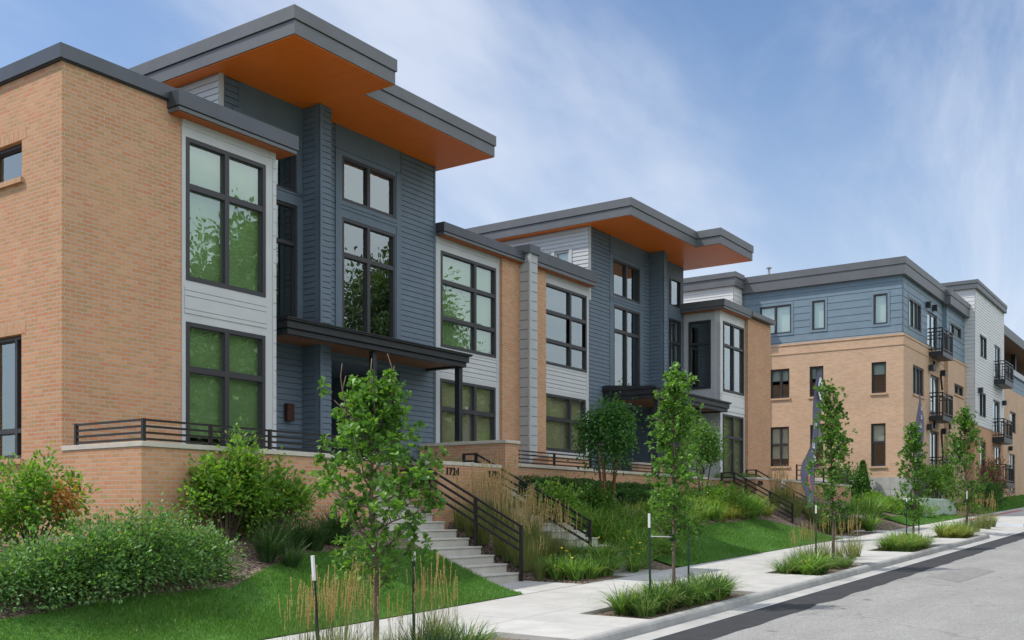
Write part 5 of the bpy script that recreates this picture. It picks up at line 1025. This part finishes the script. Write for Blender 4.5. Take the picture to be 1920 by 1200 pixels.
# bed 0, under the nearest tree: reed grasses and dark/green tufts
for u, y, s in ((552, 7.45, .80), (572, 7.3, .88), (628, 7.25, .9), (590, 7.5, .92), (612, 7.2, .92), (640, 7.45, .90), (697, 7.0, .80), (745, 7.5, .72), (782, 7.2, .82), (815, 7.5, .80), (845, 7.4, .76)):
    put(RP_, XY(u, y), y, s, 'tan-plumed feather reed grass around the nearest street tree', 'ornamental grass', 'feather reed grasses in the nearest bed')
for u, y, s in ((745, 6.9, .85), (790, 6.85, .95), (830, 6.95, .95), (868, 7.0, .85), (640, 6.9, .8), (585, 6.9, .8), (900, 7.1, .6)):
    put(DG + SG[:1], XY(u, y), y, s, 'dark green grass tuft along the bottom edge of the picture', 'ornamental grass', 'dark grass tufts in the nearest bed')
# bed 1
scatter(LP + SG + LY + DG[:1], 13.3, 16.7, 6.88, 7.5, 9, 3, .78, 'arching green tuft around the slim tree by the second house', 'ornamental grass', 'green tufts in the second bed')
for x in (16.3, 16.55, 14.9): put(DG, x, 7.1, .75, 'darker spiky tuft at the right end of the second bed', 'ornamental grass', 'dark tufts in the second bed')
# bed 2
scatter(SG + LP[:1], 20.4, 21.5, 6.88, 7.5, 4, 2, .85, 'green tuft at the left end of the bed below the flag tree', 'ornamental grass', 'green tufts in the third bed')
scatter(SG, 21.6, 23.4, 6.85, 7.5, 4, 2, .60, 'green tuft at the foot of the flag tree', 'ornamental grass', 'small tufts in the third bed')
for u, y, s in ((1508, 7.6, .85), (1522, 7.5, .8), (1545, 7.6, .85), (1575, 7.5, .7), (1596, 7.3, .95), (1606, 7.4, .9), (1490, 7.7, .7)):
    put(RP_, XY(u, y), y, s, 'feather reed grass around the flag tree', 'ornamental grass', 'feather reed grasses in the third bed')
# bed 3 and 4
scatter(LP + SG[:1] + LY, 27.5, 30.1, 6.88, 7.5, 7, 3, .85, 'arching tuft under the fourth street tree', 'ornamental grass', 'green tufts in the fourth bed')
scatter(SG + LP[:1] + LY, 33.9, 35.8, 6.88, 7.5, 5, 3, .85, 'tuft under the farthest street tree', 'ornamental grass', 'green tufts in the last bed')
for u, y, s in ((1800, 7.2, .95), (1815, 7.4, .9), (1830, 7.3, .95), (1842, 7.5, 1.0), (1852, 7.3, 1.0), (1862, 7.4, .85)):
    put(RP_, XY(u, y), y, s, 'golden feather reed grass at the far end of the kerb', 'ornamental grass', 'feather reed grasses in the last bed')
# slope between stair 1 and 2
for u, y, s in ((880, 11.8, 1.0), (905, 12.2, 1.1), (925, 12.6, 1.15), (870, 12.5, 1.0), (948, 12.2, 1.15), (935, 11.6, 1.05), (965, 11.7, 1.05), (985, 11.9, 1.05), (1000, 11.4, .95), (900, 12.8, 1.1), (955, 12.75, 1.1), (905, 11.4, .9), (860, 12.8, .8), (935, 10.9, .8), (975, 11.2, .95)):
    x = XY(u, y); x = min(max(x, 16.75), 18.45)
    put(RP_, x, y, s * .95, 'tall tan reed grass between the two nearest stairs', 'ornamental grass', 'reed grasses between the nearest stairs', z=tz(x, y) - .05)
for i in range(15):
    x, y = GR.uniform(17.5, 18.15), GR.uniform(10.95, 12.9); put(RP_, x, y, .95, 'tan reed grass leaning against the second stair', 'ornamental grass', 'reed grasses beside the second stair', z=tz(x, y) - .05)
scatter([LF, LP[0], LP[1], LY[0]], 16.8, 20.0, 9.98, 10.85, 8, 2, .80, 'daylily clump with yellow flowers beside the nearest stairs', 'daylily', 'daylilies between the nearest stairs', tz)
scatter(LP, 16.9, 18.5, 10.8, 11.3, 4, 1, .7, 'daylily clump just behind the flowering ones', 'daylily', 'daylilies behind the flowering row', tz)
# slope right of stair 2
scatter([LW] + LP + LY[:1], 19.9, 25.2, 11.3, 12.6, 11, 4, .85, 'pale-flowered daylily clump on the slope below the hedge', 'daylily', 'daylilies below the hedge', tz)
scatter([LW] + LP, 20.0, 22.0, 10.4, 11.3, 5, 3, .85, 'daylily clump low on the slope right of the second stair', 'daylily', 'daylilies right of the second stair', tz)
scatter(LP + LY, 25.2, 31.4, 11.7, 12.9, 11, 3, .95, 'bright daylily clump above the middle lawn', 'daylily', 'daylilies above the middle lawn', tz)
scatter(LP, 27.5, 31.2, 13.0, 13.9, 5, 2, .9, 'daylily clump against the second terrace wall', 'daylily', 'daylilies against the second terrace wall', tz)
# third/fourth stair grasses, bed beyond
for i in range(16):
    y = GR.uniform(11.2, 12.9); x = GR.uniform(33.7, 35.5); put(RP_, x, y, 1.0, 'tall tan reed grass between the two far stairs', 'ornamental grass', 'reed grasses between the far stairs', z=tz(x, y) - .05)
for i in range(6): x = GR.uniform(33.8, 35.4); put(DG, x, 10.6, 1.1, 'dark grass tuft at the foot of the far reed grasses', 'ornamental grass', 'dark tufts between the far stairs', z=tz(x, 10.6))
for i in range(9):
    x, y = GR.uniform(33.6, 37.5), GR.uniform(10.0, 11.0); put([LF] + LP, x, y, 1.0, 'yellow-green daylily near the base of the flag', 'daylily', 'daylilies near the flag', z=tz(x, y))
for i in range(7):
    x, y = GR.uniform(37.6, 40.5), GR.uniform(10.1, 11.4); put(LP, x, y, 1.1, 'daylily clump right of the farthest stair', 'daylily', 'daylilies right of the farthest stair', z=tz(x, y))
# dark grasses by the first terrace wall, planter tops
for u, y, s in ((500, 12.0, 1.0), (530, 12.2, 1.15), (560, 12.3, 1.2), (590, 12.2, 1.15), (615, 12.4, 1.1), (545, 11.7, .9), (640, 12.3, 1.1)):
    x = XY(u, y); put(DG, x, y, s, 'dark drooping grass clump under the green shrubs', 'ornamental grass', 'dark grasses under the terrace wall', z=tz(x, y) - .03)
scatter(SG, 16.8, 18.3, 13.6, 14.9, 3, 3, .6, 'soft grass tuft inside the numbered planter', 'ornamental grass', 'tufts inside the nearest planter', lambda x, y: 2.22)
scatter(SG, 33.75, 35.4, 13.6, 14.9, 3, 2, .7, 'soft grass tuft inside the far planter', 'ornamental grass', 'tufts inside the far planter', lambda x, y: 2.42)
scatter(SG, 35.9, 39.5, 15.4, 15.9, 5, 1, .7, 'grass tuft beside the far corner bay', 'ornamental grass', 'tufts beside the corner bay', lambda x, y: 2.3)
for p in LP + LY + [LF, LW] + RP_ + DG + SG:
    if p.name not in used:
        for ch in list(p.children_recursive): bpy.data.objects.remove(ch)
        bpy.data.objects.remove(p)

# lawns: turf sheet plus blades
def lawn_area(name, x0, x1, ylo, yhi, dens, seed, hh=.055, wd=.006):
    xs, ys = fr(x0, x1, .3), 8
    V = []; 
    for x in xs:
        a, b = ylo(x), max(yhi(x), ylo(x) + .02)
        for j in range(ys + 1): y = a + (b - a) * j / ys; V.append((x, y, tz(x, y) + .012))
    F = [(i * (ys + 1) + j, (i + 1) * (ys + 1) + j, (i + 1) * (ys + 1) + j + 1, i * (ys + 1) + j + 1) for i in range(len(xs) - 1) for j in range(ys)]
    me = bpy.data.meshes.new('lawn'); me.from_pydata(V, [], F); me.materials.append(LAWN); me.polygons.foreach_set('use_smooth', [True] * len(F)); o = link(me, 'lawn'); tag(o, kind='structure')
    if not dens: return
    rng = np.random.default_rng(seed); area = sum((yhi(x) - ylo(x)) * .3 for x in xs); n = int(area * dens); X = rng.uniform(x0, x1, n * 2); U = rng.uniform(0, 1, n * 2)
    lo = np.array([ylo(x) for x in X]); hi = np.array([yhi(x) for x in X]); keep = rng.uniform(0, 1, n * 2) < (hi - lo) / (hi - lo).max(); X, U, lo, hi = X[keep], U[keep], lo[keep], hi[keep]; Yv = lo + (hi - lo) * U; n = len(X)
    Zv = np.array([tz(a, b) for a, b in zip(X, Yv)]); a = rng.uniform(0, 6.28, n); h = hh * rng.uniform(.6, 1.35, n) * (1 + .35 * np.sin(X * 2.1) * np.sin(Yv * 2.7)); le = rng.normal(0, .45, (n, 2)) * h[:, None]
    w_ = wd * rng.uniform(.7, 1.3, n); px, py = np.cos(a) * w_, np.sin(a) * w_
    V = np.stack([np.stack([X - px, Yv - py, Zv], 1), np.stack([X + px, Yv + py, Zv], 1), np.stack([X + le[:, 0], Yv + le[:, 1], Zv + h], 1)], 1).reshape(-1, 3)
    F = np.arange(n * 3).reshape(-1, 3); o = link(mesh_np('lawn_grass', V, F, LAWNB), 'lawn_grass'); tag(o, kind='stuff')
YL = lambda x: 9.79
lawn_area('lawn', 3.2, 9.6, YL, lambda x: 11.33 + .05 * math.sin(x * .8), 3600, 101)
lawn_area('lawn', 9.6, 14.58, YL, lambda x: 11.3 + min(.75, max(0, x - 9.6) * .38) - max(0, x - 13) * .12, 3000, 102)
lawn_area('lawn', 20.6, 31.8, lambda x: 9.79, lambda x: 10.7 + min(1.0, max(0, x - 21.4) * .30) + (max(0, x - 30.0) * -.5), 1900, 103, .05, .007)
lawn_area('lawn', 40.6, 50.0, YL, lambda x: 11.2, 700, 104, .05, .01)
lawn_area('lawn', -20, 3.2, YL, lambda x: 14, 0, 1); lawn_area('lawn', 54, 100, lambda x: 9.79, lambda x: 12.0, 300, 105, .06, .014)

# banner flags
def banner(u0, vb, vt, y, left, right, label, marks):
    """feather banner: outline given by heights, real distance y, cloth with a soft ripple"""
    x0 = XY(u0, y); zb, zt = tz(x0, y), ZY(u0, vt, y); e = empty('banner_flag', (x0, y, zb), label, 'banner'); mb = MB(); n = len(left)
    def px(u, v): x = XY(u, y); return x, ZY(u, v, y)
    fr_, bk = [], []
    rows = []
    for (ul, v), (ur, _) in zip(left, right):
        (xl, z), (xr, _) = px(ul, v), px(ur, v); row = []
        for k in range(5): t = k / 4; row.append((xl + (xr - xl) * t, y + .05 * math.sin(t * 3.1 + z * 1.7), z))
        rows.append(row)
    for i in range(len(rows) - 1):
        for k in range(4):
            a, b, c, d = rows[i][k], rows[i][k + 1], rows[i + 1][k + 1], rows[i + 1][k]; mb.quad(d, c, b, a, FLAGM); mb.quad(*[(p[0], p[1] + .006, p[2]) for p in (a, b, c, d)], FLAGM)
    mb.build('cloth', e, smooth=True)
    p = MB(); pts = [(x0 + .02, y + .03, zb)] + [(px(ur, v)[0] - .01, y + .03, px(ur, v)[1]) for (ur, v) in reversed(right[::2])]; p.tube(pts, .014, RAILM, 6); p.build('pole', e)
    for (u, v, kind, m) in marks:
        xx, zz = px(u, v); yy = y - .06; q = MB()
        if kind == 'ring':
            for k in range(20):
                a, b = 2 * math.pi * k / 20, 2 * math.pi * (k + 1) / 20
                q.quad(*[(xx + r1 * .62 * math.cos(t), yy, zz + r1 * math.sin(t)) for r1, t in ((.18, a), (.18, b), (.34, b), (.34, a))], m)
        elif kind == 'dot': q.poly([(xx - .11, yy, zz + .22), (xx - .14, yy, zz - .05), (xx - .03, yy, zz - .02), (xx + .10, yy, zz - .25), (xx + .16, yy, zz - .12), (xx + .02, yy, zz + .1), (xx + .01, yy, zz + .24)], m)
        else:
            q.box(xx - .10, xx + .10, yy - .002, yy, zz - .04, zz + .0, m); q.box(xx - .10, xx - .05, yy - .002, yy, zz + .002, zz + .13, m); q.box(xx + .03, xx + .08, yy - .002, yy, zz + .002, zz + .11, m)
        q.build('banner_print', e)
yf = 10.25
banner(1521, 950, 697, yf, [(1532, 697), (1530, 730), (1527, 765), (1525, 800), (1521, 830), (1511, 850), (1501, 868), (1498, 888), (1503, 910), (1512, 932), (1519, 952)],
       [(1533, 697), (1538, 730), (1538, 765), (1536, 800), (1535, 830), (1533, 850), (1531, 868), (1530, 888), (1528, 910), (1525, 932), (1521, 952)], 'tall violet feather banner beside the far stairs', [(1535, 729, 'ring', FLAGW), (1526, 800, 'bar', FLAGW), (1522, 838, 'bar', FLAGW), (1524, 862, 'bar', FLAGW), (1514, 906, 'dot', FLAGR)])
yf = 10.4
banner(1716, 955, 738, yf, [(1723, 738), (1722, 760), (1720, 780), (1719, 800), (1717, 820), (1715, 845), (1713, 870), (1713, 895)],
       [(1725, 738), (1729, 760), (1731, 780), (1731, 800), (1730, 820), (1727, 845), (1723, 870), (1718, 895)], 'violet feather banner with white lettering behind the fourth tree', [(1725, 768, 'bar', FLAGW), (1725, 784, 'bar', FLAGW), (1724, 800, 'bar', FLAGW), (1722, 814, 'bar', FLAGW), (1720, 828, 'bar', FLAGW)])

# utility cabinet, post, stone
x0, x1, y0 = XY(1736, 10.6), XY(1797, 10.6), 10.6; z = gz(x0, y0); e = empty('utility_cabinet', ((x0 + x1) / 2, y0, z), 'pale green metal utility cabinet on the lawn edge', 'utility cabinet')
zt = ZY(1766, 935, y0); mb = MB(); n = len(mb.v); mb.v += [(x0, y0, z - .05), (x1, y0, z - .05), (x1, y0 + 1.0, z - .05), (x0, y0 + 1.0, z - .05), (x0 + .06, y0 + .16, zt), (x1 - .06, y0 + .16, zt), (x1 - .06, y0 + .95, zt), (x0 + .06, y0 + .95, zt)]
for f in ((3, 2, 1, 0), (4, 5, 6, 7), (0, 1, 5, 4), (1, 2, 6, 5), (2, 3, 7, 6), (3, 0, 4, 7)): mb.f.append(f); mb.m.append(mb.mi(GREENBOX))
mb.build('cabinet_body', e, bevel=.06)
mb = MB(); mb.box(x0 - .05, x1 + .05, y0 - .06, y0 + 1.06, z - .1, z + .06, GREENBOX); mb.build('cabinet_base', e, bevel=.02)
for k in (.42, .62):
    mb = MB(); xx = x0 + (x1 - x0) * k; mb.box(xx, xx + .13, y0 + .09, y0 + .12, z + .62, z + .78, LABELM); mb.build('warning_label', e)
mb = MB(); xx = x0 + (x1 - x0) * .52; mb.box(xx, xx + .05, y0 - .03, y0 + .05, z + .2, z + .3, FRAME); mb.build('padlock', e)
x, y = XY(1728, 11.2), 11.2; mb = MB(); mb.box(x - .12, x + .12, y - .12, y + .12, gz(x, y) - .1, ZY(1728, 903, y), BLACKM); tag(mb.build('bollard_post', bevel=.01), 'dark square post left of the utility cabinet', 'post')
x, y = XY(1607, 10.9), 10.9; mb = MB(); mb.box(x - .6, x + .6, y - .25, y + .25, tz(x, y) - .1, tz(x, y) + .22, STONE); tag(mb.build('landscape_stone', bevel=.08), 'flat pale stone in the bed right of the far stairs', 'stone')
x, y = XY(1168, 13.9), 13.95; mb = MB(); mb.tube([(XY(1157, y), y, ZY(1157, 911, y)), (XY(1166, y), y, ZY(1166, 909, y)), (XY(1171, y), y, ZY(1171, 906, y))], .022, PALE); tag(mb.build('wall_tap'), 'small metal tap and pipe on the terrace wall above the hedge', 'tap')

# trees across the street (seen in the window glass) and beyond the buildings
def big_tree(x, y, h, r, z, label, seed, group, proto=[]):
    if proto:
        p = proto[seed % len(proto)]; o = copy_tree(p) if 'placed' in p else p; p['placed'] = 1; o.location = (x, y, z); s = h / 14; o.scale = (r / 5 , r / 5, s); o.rotation_euler = (0, 0, seed * 1.3); tag(o, label, 'tree', group); return o
def big_proto(seed, n=42000):
    rng = np.random.default_rng(seed); e = bpy.data.objects.new('tree', None); C.objects.link(e)
    L_ = 70; a = rng.uniform(0, 6.283, L_); u = rng.uniform(0, 1, L_); prof = np.sin(np.pi * np.clip(u * .93 + .05, 0, 1)) ** .6; k = rng.uniform(.3, 1, L_) ** .5
    cen = np.stack([np.cos(a) * 4.4 * prof * k, np.sin(a) * 4.4 * prof * k, 2.5 + u * 10.8], 1); i = rng.integers(0, L_, n); off = rng.normal(0, 1, (n, 3)) * .70 * rng.uniform(.6, 1.3, L_)[i][:, None]
    V, F = leaves(cen[i] + off, off, .30, 'kite', rng); link(mesh_np('crown', V, F, leafmat('far_tree_leaf', (.07, .12, .045), (.13, .19, .075), trans=.3)), 'crown', e)
    mb = MB(); mb.tube([(0, 0, -.5), (.1, 0, 4), (0, .1, 9), (0, 0, 12.5)], [.32, .24, .14, .04], BARK)
    for c in cen[::5]: mb.tube([(0, 0, max(2, c[2] - 2.5)), tuple(c)], [.12, .03], BARK, 5)
    mb.build('trunk', e); return e
BP = [big_proto(s) for s in (201, 202, 203)]
for k, (x, y, h, r) in enumerate(((33, -17, 13.5, 5), (41, -16, 17, 5.5), (49, -18, 15.5, 5), (57, -16, 17.5, 6), (65, -18, 13, 5), (74, -17, 10.5, 4.5), (82, -18, 11, 5), (91, -18, 11, 6), (101, -19, 12, 6), (112, -19, 11, 7), (126, -20, 12, 7), (142, -20, 12, 8), (26, -18, 11, 5), (18, -19, 12, 5))):
    big_tree(x, y, h, r, gz(x, y), 'leafy tree on the opposite side of the street, seen in the window reflections', k, 'trees across the street', BP)
for k, (x, y, h, r) in enumerate(((118, 24, 13, 7), (130, 18, 12.5, 7), (126, 33, 15, 7))):
    big_tree(x, y, h, r, gz(110, 14), 'green tree beyond the apartments, seen under the roof-terrace canopy', k + 1, 'trees beyond the apartments', BP)
